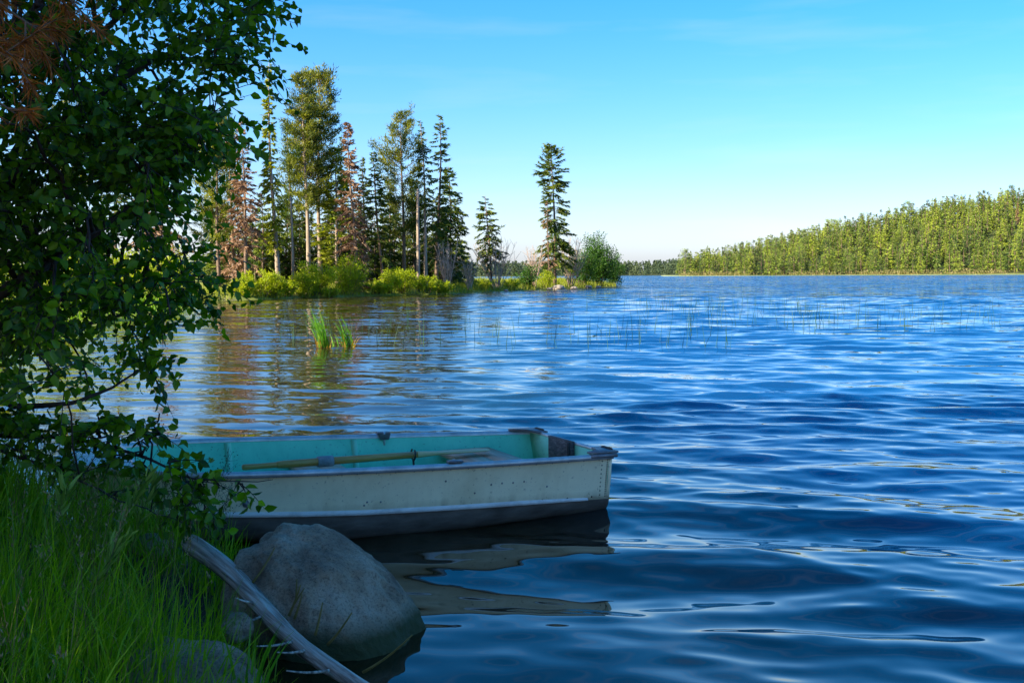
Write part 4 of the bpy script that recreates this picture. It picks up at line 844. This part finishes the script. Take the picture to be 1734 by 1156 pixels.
for n, q in enumerate(pos):
    kd = hkind(); s_ = rh.uniform(.80, 1.55) * (0.75 if q[3] < 16 else 1); rz = rh.random() * 6.28; wd = rh.uniform(.85, 1.25)
    if seen < 300 and q[4] < 1750:
        seen += 1
        o = bpy.data.objects.new(HN[kd], HMESH[kd]); C.objects.link(o)
        o.location = (q[0], q[1], q[2] - .3); o.rotation_euler = (0, 0, rz); o.scale = (s_ * wd, s_ * wd, s_)
        tag(o, KL[kd][0], 'tree', KL[kd][1])
    else:
        mb, cm = HP[kd]; V, Fs, va, mi = mb.data(); c, s2 = math.cos(rz), math.sin(rz)
        va = va + rh.uniform(-.35, .35); V2 = np.stack([(V[:, 0] * c - V[:, 1] * s2) * s_ * wd + q[0], (V[:, 0] * s2 + V[:, 1] * c) * s_ * wd + q[1], V[:, 2] * s_ + q[2] - .3], -1)
        rest.V.append(V2); rest.var.append(va); nw = 0
        k_ = {'hill_pine': 1, 'hill_lime': 2, 'hill_dark': 3, 'brown_needle': 4}[cm]
        for f, m_ in zip(mb.F, mb.mi): rest.F.append(f + rest.n); rest.mi.append(np.where(m_ == 0, 0, k_))
        rest.n += len(V2)
tag(rest.build('hillside_wood', MATS), 'conifer wood covering the upper part of the hill across the lake', 'wood', kind='stuff')
# low bushes at the foot of the hill, one mass
mb = MB(); n = 9000; p = rh.uniform(1150, 1800, n); t = 1.5 + 16 * rh.random(n) ** 1.5; x, y = hill_xy(p, t)
keep = np.sin(x * .11) + np.sin(x * .043 + 1) + .8 * rh.normal(size=n) > -.3
S = np.stack([x, y, hill_z(p, t) + rh.random(n) ** 2 * 3.0], -1)[keep]; n = len(S)
V, Fs = sprays(S, rh.normal(size=(n, 3)) * .5 + np.array([0, 0, .8]), .9 + .8 * rh.random(n), .5, rh); mb.add(V, Fs, np.repeat(rh.random(n), 4))
tag(mb.build('shore_scrub', foliage('scrub', (.14, .15, .03), (.34, .27, .12), trans=.3)), kind='stuff')
# low far shore with its wood
PX, T = np.meshgrid(np.linspace(150, 1260, 120), np.concatenate([[-8, 0, 4, 12], np.linspace(30, 500, 12)]))
def far_xy(px, t): d = np.interp(px, [150, 1260], [1300, 1500]) + t; return (px - CX) / F * d, d
def far_h(px, t): return np.clip(t / 6, -1, 1) * .7 + np.interp(px, [150, 900, 1050, 1100, 1150, 1200, 1260], [6, 3, 3, 4, 9, 12, 14]) * np.clip(t / 400, 0, 1)
X, Y = far_xy(PX, T)
o = mk('far_shore', *sheet(np.stack([X, Y, far_h(PX, T)], -1)), M['hill_ground'], smooth=True); tag(o, kind='structure')
mb = MB(); n = 1500
p = rh.uniform(160, 1250, n); t = 3 + 420 * rh.random(n); x, y = far_xy(p, t); z = far_h(p, t); hh = rh.uniform(9, 19, n)
k = 100; u = rh.random((n, k)) ** 1.2; a = rh.random((n, k)) * 6.283; r = (1.03 - u) * 2.8 * (.4 + .6 * rh.random((n, k)))
S = np.stack([x[:, None] + r * np.cos(a), y[:, None] + r * np.sin(a), z[:, None] + hh[:, None] * (.08 + .9 * u)], -1).reshape(-1, 3)
D = np.stack([np.cos(a), np.sin(a), -.4 + 1.4 * u], -1).reshape(-1, 3)
V, Fs = sprays(S, D, 2.4, 1.5, rh); mb.add(V, Fs, np.repeat(np.repeat(rh.random(n), k) * .6 + .4 * rh.random(n * k), 4))
tag(mb.build('far_wood', M['far_wood']), 'bluish green wood on the low far shore', 'wood', kind='stuff')

# ---------------------------------------------------------------- reeds and rushes standing in the water
def reed_clump(px, py, hgt, label, n, spread, lean, rng):
    p = at(px, py, 0); th = thing('reed_clump', label, 'reeds', (p[0], p[1], -.05), 0, 'green reed clumps in the water')
    a = rng.random(n) * 6.283; r = np.sqrt(rng.random(n)) * spread
    B = np.stack([r * np.cos(a), r * np.sin(a) * .6, np.zeros(n)], -1)
    D = nrm(np.stack([lean + .35 * rng.normal(size=n), .4 * rng.normal(size=n), np.zeros(n)], -1))
    mb = MB(); V, Fs = ribbons(B, D, hgt * (.6 + .45 * rng.random(n)), .022, .15 + .55 * rng.random(n), rng, 4); mb.add(V, Fs, np.repeat(rng.random(n), 10)); mb.build('green_blades', M['reed'], th)
    m = n // 2; a = rng.random(m) * 6.283; r = np.sqrt(rng.random(m)) * spread * 1.1
    B = np.stack([r * np.cos(a), r * np.sin(a) * .6, np.zeros(m)], -1); D = np.stack([np.cos(a), np.sin(a), 0 * a], -1)
    mb = MB(); V, Fs = ribbons(B, D, hgt * (.15 + .33 * rng.random(m)), .025, .2 + .9 * rng.random(m) ** 2, rng, 3); mb.add(V, Fs, np.repeat(rng.random(m), 8)); mb.build('dry_stalks', M['reed_dry'], th)
rr = np.random.default_rng(9)
reed_clump(549, 589, .98, 'taller left clump of green reeds with straw coloured base, in open water', 46, .13, -.8, rr)
reed_clump(592, 588, .82, 'shorter right clump of green reeds with straw coloured base, in open water', 34, .12, -.7, rr)
reed_clump(575, 586, .45, 'low broken reeds between the two green reed clumps', 14, .18, -.4, rr)
PXs = np.concatenate([rr.normal(1180, 120, 190), rr.uniform(1060, 1420, 190), rr.uniform(930, 1240, 75), rr.uniform(1280, 1700, 150), rr.uniform(620, 960, 60), rr.uniform(470, 640, 40)])
PYs = np.concatenate([rr.normal(519, 7, 190), rr.uniform(505, 560, 190), rr.uniform(560, 600, 75), rr.uniform(520, 566, 150), rr.uniform(545, 595, 60), rr.uniform(560, 592, 40)])
B = np.array([at(a, max(b, 500), -.05) for a, b in zip(PXs, PYs)]); n = len(B)
D = nrm(np.stack([rr.normal(size=n), rr.normal(size=n), 0 * B[:, 0]], -1)); mb = MB()
V, Fs = ribbons(B, D, (.35 + .5 * rr.random(n)), .013, np.where(rr.random(n) < .12, 1.2, .12) * rr.random(n), rr, 4); mb.add(V, Fs, np.repeat(rr.random(n), 10))
tag(mb.build('rushes', M['rush']), 'thin scattered rushes standing in the open water', 'rushes', kind='stuff')

# ---------------------------------------------------------------- stones, log and plants of the near bank
rk = np.random.default_rng(42)
bo = deep(558, 1094, 4.66)
rock('boulder', 'large rounded grey granite boulder at the water edge, mossy at its waterline', (bo[0], bo[1], .02), (.365, .36, .395), rk, M['boulder'], shear=-.42, rot=(0, 0, math.radians(-6)), sub=6, rough=.09, freq=1.15, pits=.045, scar=(.75, -.6, -.1), pw=2.25)
p = deep(322, 1140, 3.62); rock('bank_rock', 'angular grey rock in the grass at the lower edge, left of the log', (p[0], p[1], .10), (.25, .20, .235), rk, M['bank_rock'], rot=(.1, .25, .3), sub=5, rough=.16, freq=1.3)
p = deep(402, 1068, 4.15); rock('bank_rock', 'fist sized grey stone in the grass between the log and the angular rock', (p[0], p[1], .19), (.062, .055, .055), rk, M['bank_rock'], sub=4)
p = deep(262, 942, 5.1); rock('bank_rock', 'small brownish stone in the grass under the boat bow', (p[0], p[1], .26), (.10, .09, .06), rk, M['bank_rock'], sub=4)
p0 = deep(318, 922, 4.85); p1 = deep(625, 1172, 3.76); lv = p1 - p0; LL = float(np.linalg.norm(lv))
log = thing('driftwood_log', 'weathered grey log leaning from the grass down to the water in front of the boulder', 'log', tuple(p0))
log.rotation_euler = Vector(lv).to_track_quat('X', 'Z').to_euler()
n, m = 70, 28; t = np.linspace(0, 1, n); ang = np.arange(m + 1) * 2 * math.pi / m; Pts = np.zeros((n, m + 1, 3))
for i in range(n):
    r = np.interp(t[i], [0, .02, .08, .4, .75, 1], [.032, .042, .041, .037, .031, .023]) 
    for j in range(m):
        a = ang[j]; tw = a + t[i] * .5
        g = 1 + .12 * mnoise.noise(Vector((t[i] * 3, math.cos(tw) * 1.5, math.sin(tw) * 1.5))) + .10 * mnoise.noise(Vector((t[i] * 5, math.cos(tw) * 5, math.sin(tw) * 5))) + .06 * mnoise.noise(Vector((t[i] * 9, math.cos(tw) * 10, math.sin(tw) * 10)))
        if mnoise.noise(Vector((t[i] * 2.2 + 7, math.cos(tw) * 4.5, math.sin(tw) * 4.5))) > .38: g -= .13
        Pts[i, j] = (t[i] * LL, r * g * math.cos(a) + .018 * math.sin(t[i] * 7), r * g * math.sin(a) + .016 * math.sin(t[i] * 5 + 1))
    Pts[i, m] = Pts[i, 0]
M['drift'] = noisy('silver_wood', [(.28, (.05, .040, .032)), (.44, (.27, .22, .175)), (.60, (.52, .455, .37)), (.8, (.68, .60, .48))], 5, stretch=(.5, 14, 14), bump=.9, bscale=8, dist=.006, rough=.85)
V, Fs = sheet(Pts); Fs.append(np.array([[0, 0 + 1, n * (m + 1)]] + [[j + 1, j, n * (m + 1)] for j in range(m)])[1:])
mk('trunk', np.concatenate([V, [Pts[0].mean(0) - np.array([.015, 0, 0])]]), Fs, M['drift'], log, smooth=True)
LW = np.array(log.rotation_euler.to_matrix())
def log_pt(u, side_): 
    return np.array([u * LL, 0, 0]) + LW.T @ (np.array(side_, float) * .045)
for u, dirv, L_, br in [(.60, (.35, -.25, .85), .14, 2), (.63, (.3, -.1, .9), .10, 0), (.78, (.55, -.2, .75), .16, 0), (.74, (.2, .1, .9), .12, 0), (.93, (.75, -.1, .6), .22, 0), (.47, (-.7, -.4, .35), .07, 0), (.70, (-.9, -.4, .02), .13, 0), (.76, (-.9, -.5, .12), .10, 0), (.88, (-.9, -.4, .15), .15, 0), (.38, (.5, .2, .8), .16, 0), (.52, (-.6, -.5, -.1), .09, 0)]:
    d = LW.T @ nrm(np.array(dirv)); s0_ = log_pt(u, dirv); tt_ = np.linspace(0, 1, 6)
    sag = LW.T @ np.array([0, 0, -1.0])
    P = s0_ + d * L_ * tt_[:, None] + sag * (.05 * L_ * np.sin(tt_ * 3))[:, None]
    mb = MB(); mb.add(*tube(P, np.linspace(.006, .0025, 6), 5))
    for b_i in range(br):
        d2 = nrm(d + LW.T @ (np.array([.5 - b_i * .9, .2, .3]) * .7)); q = P[2 + b_i]; mb.add(*tube(q + d2 * L_ * .55 * tt_[:, None], np.linspace(.004, .002, 6), 5))
    mb.build('twig', M['drift'] if dirv[0] < 0 else M['straw'], log, True)

def boat_clear(P):
    c, s_ = math.cos(B_TH + math.pi), math.sin(B_TH + math.pi)
    dx, dy = P[:, 0] - B_X, P[:, 1] - B_Y; lx = dx * c + dy * s_; ly = -dx * s_ + dy * c
    s1 = np.clip(lx / B_L, 0, 1)
    return ~((lx > -.1) & (lx < B_L + .12) & (np.abs(ly) < b_w(s1) + .05))
def grass(name, n, label, m, lo, hi, width, rng, x0=-4.6, x1=-.7, y0=1.9, y1=8.2, dmin=.06, clump=True, bend=.9, hfun=None):
    P = scatter_land(rng, n, x0, x1, y0, y1, dmin, 9)
    if clump:
        cc = P[rng.integers(0, len(P), 420)]; ci = rng.integers(0, 420, len(P)); mixm = rng.random(len(P)) < .80; ca = rng.random(420)[ci] * 6.283
        off = rng.normal(size=(len(P), 2)) * .07; Q = P.copy(); Q[mixm, :2] = cc[ci[mixm], :2] + off[mixm]; Q[:, 2] = gz(Q[:, 0], Q[:, 1]); P = Q; cvar = rng.random(420)[ci]
        cl = .55 + .85 * rng.random(420)[ci]
    else: cvar = rng.random(len(P)); cl = np.ones(len(P)); ca = rng.random(len(P)) * 6.283
    ok = boat_clear(P); P = P[ok]; cvar = cvar[ok]; cl = cl[ok]; ca = ca[ok]
    k = len(P); d = sdist(P[:, 0], P[:, 1])
    a = rng.random(k) * 6.283; D = nrm(np.stack([.8 * np.cos(a) + .3 + .7 * np.cos(ca), .8 * np.sin(a) - .1 + .7 * np.sin(ca), 0 * a], -1))
    L = (lo + (hi - lo) * rng.random(k)) * cl * np.interp(d, [0, .25, .8], [.5, .72, 1.0]) * np.interp(P[:, 0], [-2.6, -1.7], [1.35, 1.0])
    mb = MB(); V, Fs = ribbons(P - np.array([0, 0, .02]), D, L, width * (.6 + .8 * rng.random(k)), bend * rng.random(k) ** 1.2, rng, 4)
    mb.add(V, Fs, np.repeat(np.clip(.6 * cvar + .4 * rng.random(k), 0, 1), 10)); return tag(mb.build(name, m), label, 'grass', kind='stuff')
gr = np.random.default_rng(8)
grass('tall_grass', 26000, 'tall green grass covering the shady bank', M['grass'], .14, .44, .0058, gr, bend=1.25)
grass('dry_grass', 1800, 'scattered dry stalks among the green grass', M['straw'], .25, .5, .0035, gr, clump=False, bend=.5)
sg_ = MB(); P_ = scatter_land(gr, 420, -4.2, -1.0, 2.2, 7.5, .2, 9); P_ = P_[boat_clear(P_)]
for q in P_:                                     # grasses gone to seed
    h_ = gr.uniform(.28, .55); ln_ = gr.normal(size=2) * .12; tt_ = np.linspace(0, 1, 5)
    C_ = q + np.stack([ln_[0] * tt_ ** 1.6, ln_[1] * tt_ ** 1.6, h_ * tt_], -1); sg_.add(*tube(C_, np.linspace(.0016, .0008, 5), 3, False), var=.3)
    m = 16; u = .74 + .28 * gr.random(m); S = np.stack([np.interp(u, tt_, C_[:, k]) for k in range(3)], -1) + gr.normal(size=(m, 3)) * .007
    sg_.add(*sprays(S, gr.normal(size=(m, 3)) * .5 + np.array([0, 0, 1.0]), .016, .005, gr), var=gr.random())
tag(sg_.build('seed_grass', foliage('seed_stalk', (.10, .11, .03), (.30, .22, .11), trans=.3)), 'thin grasses gone to seed standing over the bank grass', 'grass', kind='stuff')
def plant(name, label, cat, px, py, dist, n, L, W, bend, m, rng, lean=(0, 0), spread=.03, zadd=0):
    b = deep(px, py, dist); z = float(gz(b[0], b[1])) + zadd
    t = thing(name, label, cat, (b[0], b[1], z))
    a = rng.random(n) * 6.283; B = np.stack([np.cos(a), np.sin(a), 0 * a], -1) * spread * rng.random(n)[:, None]
    D = nrm(np.stack([np.cos(a) + lean[0], np.sin(a) + lean[1], 0 * a], -1))
    mb = MB(); V, Fs = ribbons(B, D, L * (.6 + .5 * rng.random(n)), W, bend * (.4 + .8 * rng.random(n)), rng, 6); mb.add(V, Fs, np.repeat(rng.random(n), 14)); mb.build('blades', m, t)
    return t
plant('broad_grass', 'broad bladed bright green grass tuft beside the lower end of the log', 'grass tuft', 425, 1150, 3.62, 13, .36, .016, 1.0, M['reed'], gr, (.6, 0), .05)
plant('broad_grass', 'green grass tuft growing at the left foot of the boulder', 'grass tuft', 372, 985, 4.9, 22, .26, .008, 1.0, M['grass'], gr, (.5, 0), .08)
def weed(px, py, dist, hgt, lean, label, rng):
    b = deep(px, py, dist); z = float(gz(b[0], b[1])); t = thing('pale_weed', label, 'plant', (b[0], b[1], z), 0, 'pale weeds in the bank grass')
    tt_ = np.linspace(0, 1, 9); P = np.stack([lean * hgt * tt_ ** 1.4, .05 * hgt * tt_, hgt * tt_], -1)
    mk('stem', *tube(P, np.linspace(.004, .0015, 9), 5), M['weed'], t, smooth=True)
    n = 34; u = .25 + .75 * rng.random(n); S = np.stack([np.interp(u, tt_, P[:, k]) for k in range(3)], -1); a = rng.random(n) * 6.283
    D = np.stack([np.cos(a) * .5 + lean, np.sin(a) * .5, .9 + 0 * a], -1); mb = MB()
    V, Fs = leaves(S, D, rng.normal(size=(n, 3)), .05 + .05 * rng.random(n), .10, .03); mb.add(V, Fs, np.repeat(rng.random(n), 6)); mb.build('narrow_leaves', M['weed'], t)
M['weed'] = foliage('weed', (.11, .20, .03), (.28, .38, .08), trans=.35)
for px, py, d_, h_, ln, lab in [(165, 1010, 4.3, .46, .42, 'tallest pale weed stalk leaning right over the grass toward the hull'), (60, 1000, 4.1, .42, .3, 'pale weed stalk in the left grass'), (120, 1060, 3.7, .33, .5, 'short pale weed stalk in the lower grass'), (215, 960, 4.7, .40, .3, 'pale weed stalk close to the dark hull bottom')]:
    weed(px, py, d_, h_, ln, lab, gr)
def panicle(px, py, dist, top, label, rng):
    b = deep(px, py, dist); z = float(gz(b[0], b[1])); tpt = deep(top[0], top[1], dist + .15); P0 = np.array([b[0], b[1], z]); v = tpt - P0; tt_ = np.linspace(0, 1, 8)
    t = thing('seeding_grass', label, 'grass stalk', tuple(P0), 0, 'seeding grass stalks before the boat'); P = v * tt_[:, None] + np.array([0, 0, .04]) * np.sin(tt_ * 3.1)[:, None]
    mk('stalk', *tube(P, np.linspace(.0022, .001, 8), 4), M['weed_dark'], t)
    n = 90; u = .68 + .34 * rng.random(n); S = v * u[:, None] + rng.normal(size=(n, 3)) * .028 * (1.05 - (u[:, None] - .68)); mb = MB()
    V, Fs = sprays(S, rng.normal(size=(n, 3)), .010, .005, rng); mb.add(V, Fs, .5)
    m = 26; u = .66 + .3 * rng.random(m); S = v * u[:, None]; E_ = S + rng.normal(size=(m, 3)) * .035 + v * .05
    mb.add(*tubes(np.stack([S, (S + E_) / 2, E_], 1), np.full((m, 3), .0006), 3)); mb.build('seed_head', M['weed_dark'], t)
M['weed_dark'] = foliage('seed_head', (.03, .06, .03), (.06, .10, .05), trans=.2)
panicle(330, 960, 4.9, (388, 770), 'seeding grass stalk whose head stands against the teal interior', gr)
panicle(350, 985, 4.8, (376, 868), 'seeding grass stalk whose head stands against the dark hull bottom', gr)
panicle(352, 980, 4.9, (392, 820), 'seeding grass stalk whose head stands against the cream topside', gr)

# ---------------------------------------------------------------- the birch over the bank
rb = np.random.default_rng(1234)
def limb_path(pts, k=26):
    P = np.array([deep(*p) for p in pts]); s_ = np.linspace(0, len(P) - 1, k); i = np.arange(len(P))
    Q = np.stack([np.interp(s_, i, P[:, c]) for c in range(3)], -1)
    for _ in range(3): Q[1:-1] = (Q[:-2] + 2 * Q[1:-1] + Q[2:]) / 4
    return Q
TR = deep(-175, 600, 5.4); tz = float(gz(TR[0], TR[1]))
birch = thing('birch_tree', 'leafy green birch leaning over the bank and hiding the boat bow', 'tree', (TR[0], TR[1], tz - .1))
OFF = np.array([TR[0], TR[1], tz - .1])
tk = np.array([[TR[0], TR[1], tz - .1], [TR[0] - .02, TR[1], tz + .35], [TR[0] + .05, TR[1] + .05, tz + .8], [TR[0] + .12, TR[1] + .1, tz + 1.5], [TR[0] + .2, TR[1], tz + 2.4], [TR[0] + .5, TR[1] + .1, tz + 3.4], [TR[0] + .7, TR[1] + .3, tz + 4.4]])
mk('trunk', *tube(tk - OFF, [.10, .085, .075, .062, .05, .035, .015], 12), M['birch_bark'], birch, smooth=True)
LB = [([(-165, 640, 5.4), (-60, 590, 5.3), (10, 535, 5.2), (80, 506, 5.2), (150, 494, 5.25), (230, 476, 5.3), (300, 462, 5.4)], .046),
      ([(-165, 620, 5.4), (0, 500, 5.1), (110, 440, 5.0), (230, 350, 5.1), (340, 290, 5.2)], .036),
      ([(-160, 560, 5.4), (-40, 380, 5.3), (90, 220, 5.4), (220, 120, 5.5), (340, 70, 5.6), (455, 60, 5.7)], .036),
      ([(-150, 520, 5.4), (-90, 250, 5.2), (40, 60, 5.0), (160, -100, 5.0), (260, -230, 5.0)], .034),
      ([(-165, 660, 5.4), (-20, 660, 5.3), (20, 690, 5.2), (110, 690, 5.1), (200, 665, 5.2), (290, 600, 5.4)], .022),
      ([(-170, 700, 5.4), (-20, 740, 5.2), (90, 735, 5.0), (190, 755, 4.9), (250, 790, 4.85), (330, 826, 4.8), (440, 824, 4.8)], .014),
      ([(-150, 560, 5.4), (-150, 300, 5.5), (-180, 60, 5.6), (-200, -200, 5.6)], .035),
      ([(-150, 480, 5.4), (0, 300, 5.8), (120, 100, 6.0), (300, -60, 6.1), (400, -180, 6.1)], .030),
      ([(-165, 600, 5.4), (20, 560, 5.7), (160, 560, 6.0), (300, 520, 6.1)], .022),
      ([(-170, 700, 5.4), (-10, 760, 5.0), (110, 800, 4.7), (200, 850, 4.6), (290, 880, 4.55)], .010)]
limbs = MB(); LP = []; LR = []
for pts, r in LB:
    P = limb_path(pts); P += np.cumsum(rb.normal(size=P.shape) * .006, 0) * np.linspace(0, 1, len(P))[:, None]
    R = r * np.linspace(1, .07, len(P)) ** .9
    lb = mk('limb', *tube(P - OFF, R, 8), M['birch_bark'], birch, smooth=True)
    LP.append(P[5:]); LR.append(R[5:])
LPa = np.concatenate(LP); LRa = np.concatenate(LR)
ymap = [-430, -200, -60, 0, 50, 100, 150, 210, 260, 320, 380, 430, 480, 530, 580, 640, 690, 740]
xmap = [330, 430, 460, 455, 450, 420, 385, 375, 325, 292, 325, 350, 345, 325, 262, 232, 215, 215]
cl = []
while len(cl) < 330:
    y = rb.uniform(-430, 742); xr = np.interp(y, ymap, xmap); x = rb.uniform(-380, xr)
    if y > 585 and rb.random() < .45: continue
    if y < -40 and rb.random() < .35: continue
    if 395 < y < 600 and x > 60 and rb.random() < .12: continue
    cl.append((x, y, 5.35 + rb.normal() * .42))
for x, y in [(225, 772), (255, 798), (282, 815), (312, 822), (340, 828), (372, 826), (410, 822), (330, 855), (305, 850), (180, 750), (150, 745), (120, 765), (300, 780), (250, 740), (200, 840), (255, 868), (300, 878), (345, 868), (270, 700), (235, 720), (40, 720), (70, 745), (95, 725), (130, 720), (160, 730), (60, 775), (110, 790), (150, 790), (185, 785), (20, 760), (200, 705), (165, 700)]: cl.append((x, y, 4.85 + rb.normal() * .06))
big = len(cl) - 32
twl = MB(); LS = []; LD = []
for ci_, c in enumerate(cl):
    e = deep(*c); low_ = ci_ >= big
    d = np.linalg.norm((LPa - e) * np.array([1, .8, 1]), axis=1) + .25 * (LPa[:, 0] > e[0] + .05); j = int(np.argmin(d)); s0_ = LPa[j]
    t = np.linspace(0, 1, 7)[:, None]; v = e - s0_; L_ = np.linalg.norm(v)
    P = s0_ + v * t + np.array([0, 0, 1.0]) * L_ * .16 * np.sin(t * math.pi) + rb.normal(size=(7, 3)) * .015 * np.sin(t * math.pi)
    twl.add(*tube(P - OFF, np.linspace(min(.011, LRa[j] * .8), .0035, 7), 5))
    nt_ = 4 if low_ else rb.integers(8, 13)
    for k in range(nt_):
        u = rb.uniform(.45, 1); b0 = np.array([np.interp(u, t[:, 0], P[:, q]) for q in range(3)])
        dr = nrm(v / (L_ + .01) * .45 + rb.normal(size=3) * np.array([.75, .75, .55]) + np.array([.12, 0, -.12])); tl = rb.uniform(.16, .36) * (.55 if low_ else 1)
        q_ = np.linspace(0, 1, 5)[:, None]; TP = b0 + dr * tl * q_ + np.array([0, 0, -.22]) * tl * q_ ** 2
        twl.add(*tube(TP - OFF, np.linspace(.0028, .0010, 5), 3, False))
        nl = rb.integers(5, 8) if low_ else rb.integers(8, 13)
        uu = np.linspace(.12, 1.0, nl) + rb.normal(size=nl) * .03
        S = np.stack([np.interp(uu, q_[:, 0], TP[:, z_]) for z_ in range(3)], -1)
        sg = np.where(np.arange(nl) % 2 == 0, 1, -1)[:, None]; sd = nrm(np.cross(dr, rb.normal(size=3)))
        LS.append(S); LD.append(nrm(dr * .55 + sd * sg * .8 + rb.normal(size=(nl, 3)) * .35 + np.array([0, 0, -.38])))
twl.build('twigs', M['birch_bark'], birch, True)
LS = np.concatenate(LS); LD = np.concatenate(LD); n = len(LS)
mb = MB(); V, Fs = leaves(LS - OFF, LD, nrm(rb.normal(size=(n, 3)) * .8 + np.array([.1, -.35, .6])), .026 + .034 * rb.random(n) ** .8, .34, .10)
lv = np.clip(.34 + .22 * rb.normal(size=n) + (rb.random(n) < .07) * .5, 0, 1); mb.add(V, Fs, np.repeat(lv, 6)); mb.build('crown', M['birch_leaf'], birch)

# ---------------------------------------------------------------- dead pine whose rusty twigs hang in at the top left corner
dp = np.array([-2.35, 3.55]); dz = float(gz(dp[0], dp[1]))
dpine = thing('dead_pine', 'dead pine whose rust red needles hang in at the top left corner', 'tree', (dp[0], dp[1], dz - .1)); OFF = np.array([dp[0], dp[1], dz - .1])
mk('trunk', *tube(np.stack([np.zeros(8), np.zeros(8), np.linspace(0, 5.5, 8)], -1) + rb.normal(size=(8, 3)) * .01, np.linspace(.10, .04, 8), 10), M['bark'], dpine, smooth=True)
br = MB(); NS = []; ND = []
for (px, py, d_), zt in [((125, 12, 3.75), 2.75), ((85, 70, 3.7), 2.7), ((45, 120, 3.65), 2.4), ((20, 190, 3.7), 2.2), ((100, -40, 3.8), 2.9), ((-30, 60, 3.4), 2.4), ((30, -60, 3.5), 2.9), ((150, -60, 3.9), 3.0), ((10, 30, 3.8), 2.5)]:
    e = deep(px, py, d_); s0_ = np.array([dp[0], dp[1], zt]); t = np.linspace(0, 1, 9)[:, None]
    P = s0_ + (e - s0_) * t + np.array([0, 0, .10]) * np.sin(t * math.pi) + rb.normal(size=(9, 3)) * .012
    br.add(*tube(P - OFF, np.linspace(.014, .003, 9), 5))
    for k in range(9):
        u = rb.uniform(.45, 1); b0 = np.array([np.interp(u, t[:, 0], P[:, q]) for q in range(3)]); dr = nrm(nrm(e - s0_) * .7 + rb.normal(size=3) * .55 + np.array([0, 0, -.2])); tl = rb.uniform(.06, .17)
        q_ = np.linspace(0, 1, 4)[:, None]; TP = b0 + dr * tl * q_; br.add(*tube(TP - OFF, np.linspace(.004, .002, 4), 4, False))
        m = 64; uu = .25 + .8 * rb.random(m); NS.append(b0 + dr * tl * uu[:, None]); ND.append(nrm(dr * .7 + rb.normal(size=(m, 3)) * .7 + np.array([0, 0, -.35])))
br.build('branches', M['bark'], dpine, True)
NS = np.concatenate(NS); ND = np.concatenate(ND); n = len(NS); mb = MB(); V, Fs = sprays(NS - OFF, ND, .045 + .04 * rb.random(n), .0042, rb); mb.add(V, Fs, np.repeat(rb.random(n), 4)); mb.build('needles', M['dead_needle'], dpine)

# ---------------------------------------------------------------- the wood on the bank to the left that keeps this corner in shade
rs_ = np.random.default_rng(4); SM = []
for H_, R_ in [(12.0, 2.3), (10.5, 2.1)]:
    SM.append(conifer(rs_, H_, R_, .26, (.2, 0), 'spruce', nb=200, dens=1.1, prof=([0, .1, .5, .8, 1], [.9, 1, .85, .6, .05]), irr=.25))
first = {}
for i, (x, y, sc_) in enumerate([(-8.5, .3, 1), (-9.0, 2.4, 1.05), (-8.8, 4.4, .95), (-11.0, 3.4, 1.0), (-8.6, -1.6, 1.0), (-9.4, -3.6, 1.1), (-10.6, .4, 1.1), (-11.2, 1.9, 1.15)]):
    q = i % 2; z = float(gz(x, y)) - .1
    t = thing('spruce_tree', 'dense spruce in the dark wood on the bank left of the photo', 'tree', (x, y, z), i * 1.3, 'spruces in the wood left of the bank'); t.scale = (sc_,) * 3
    if q not in first: first[q] = (SM[q][0].build('trunk', M['bark'], t, True), SM[q][1].build('crown', M['spruce'], t))
    else:
        for ch in first[q]:
            c = ch.copy(); c.parent = t; C.objects.link(c)
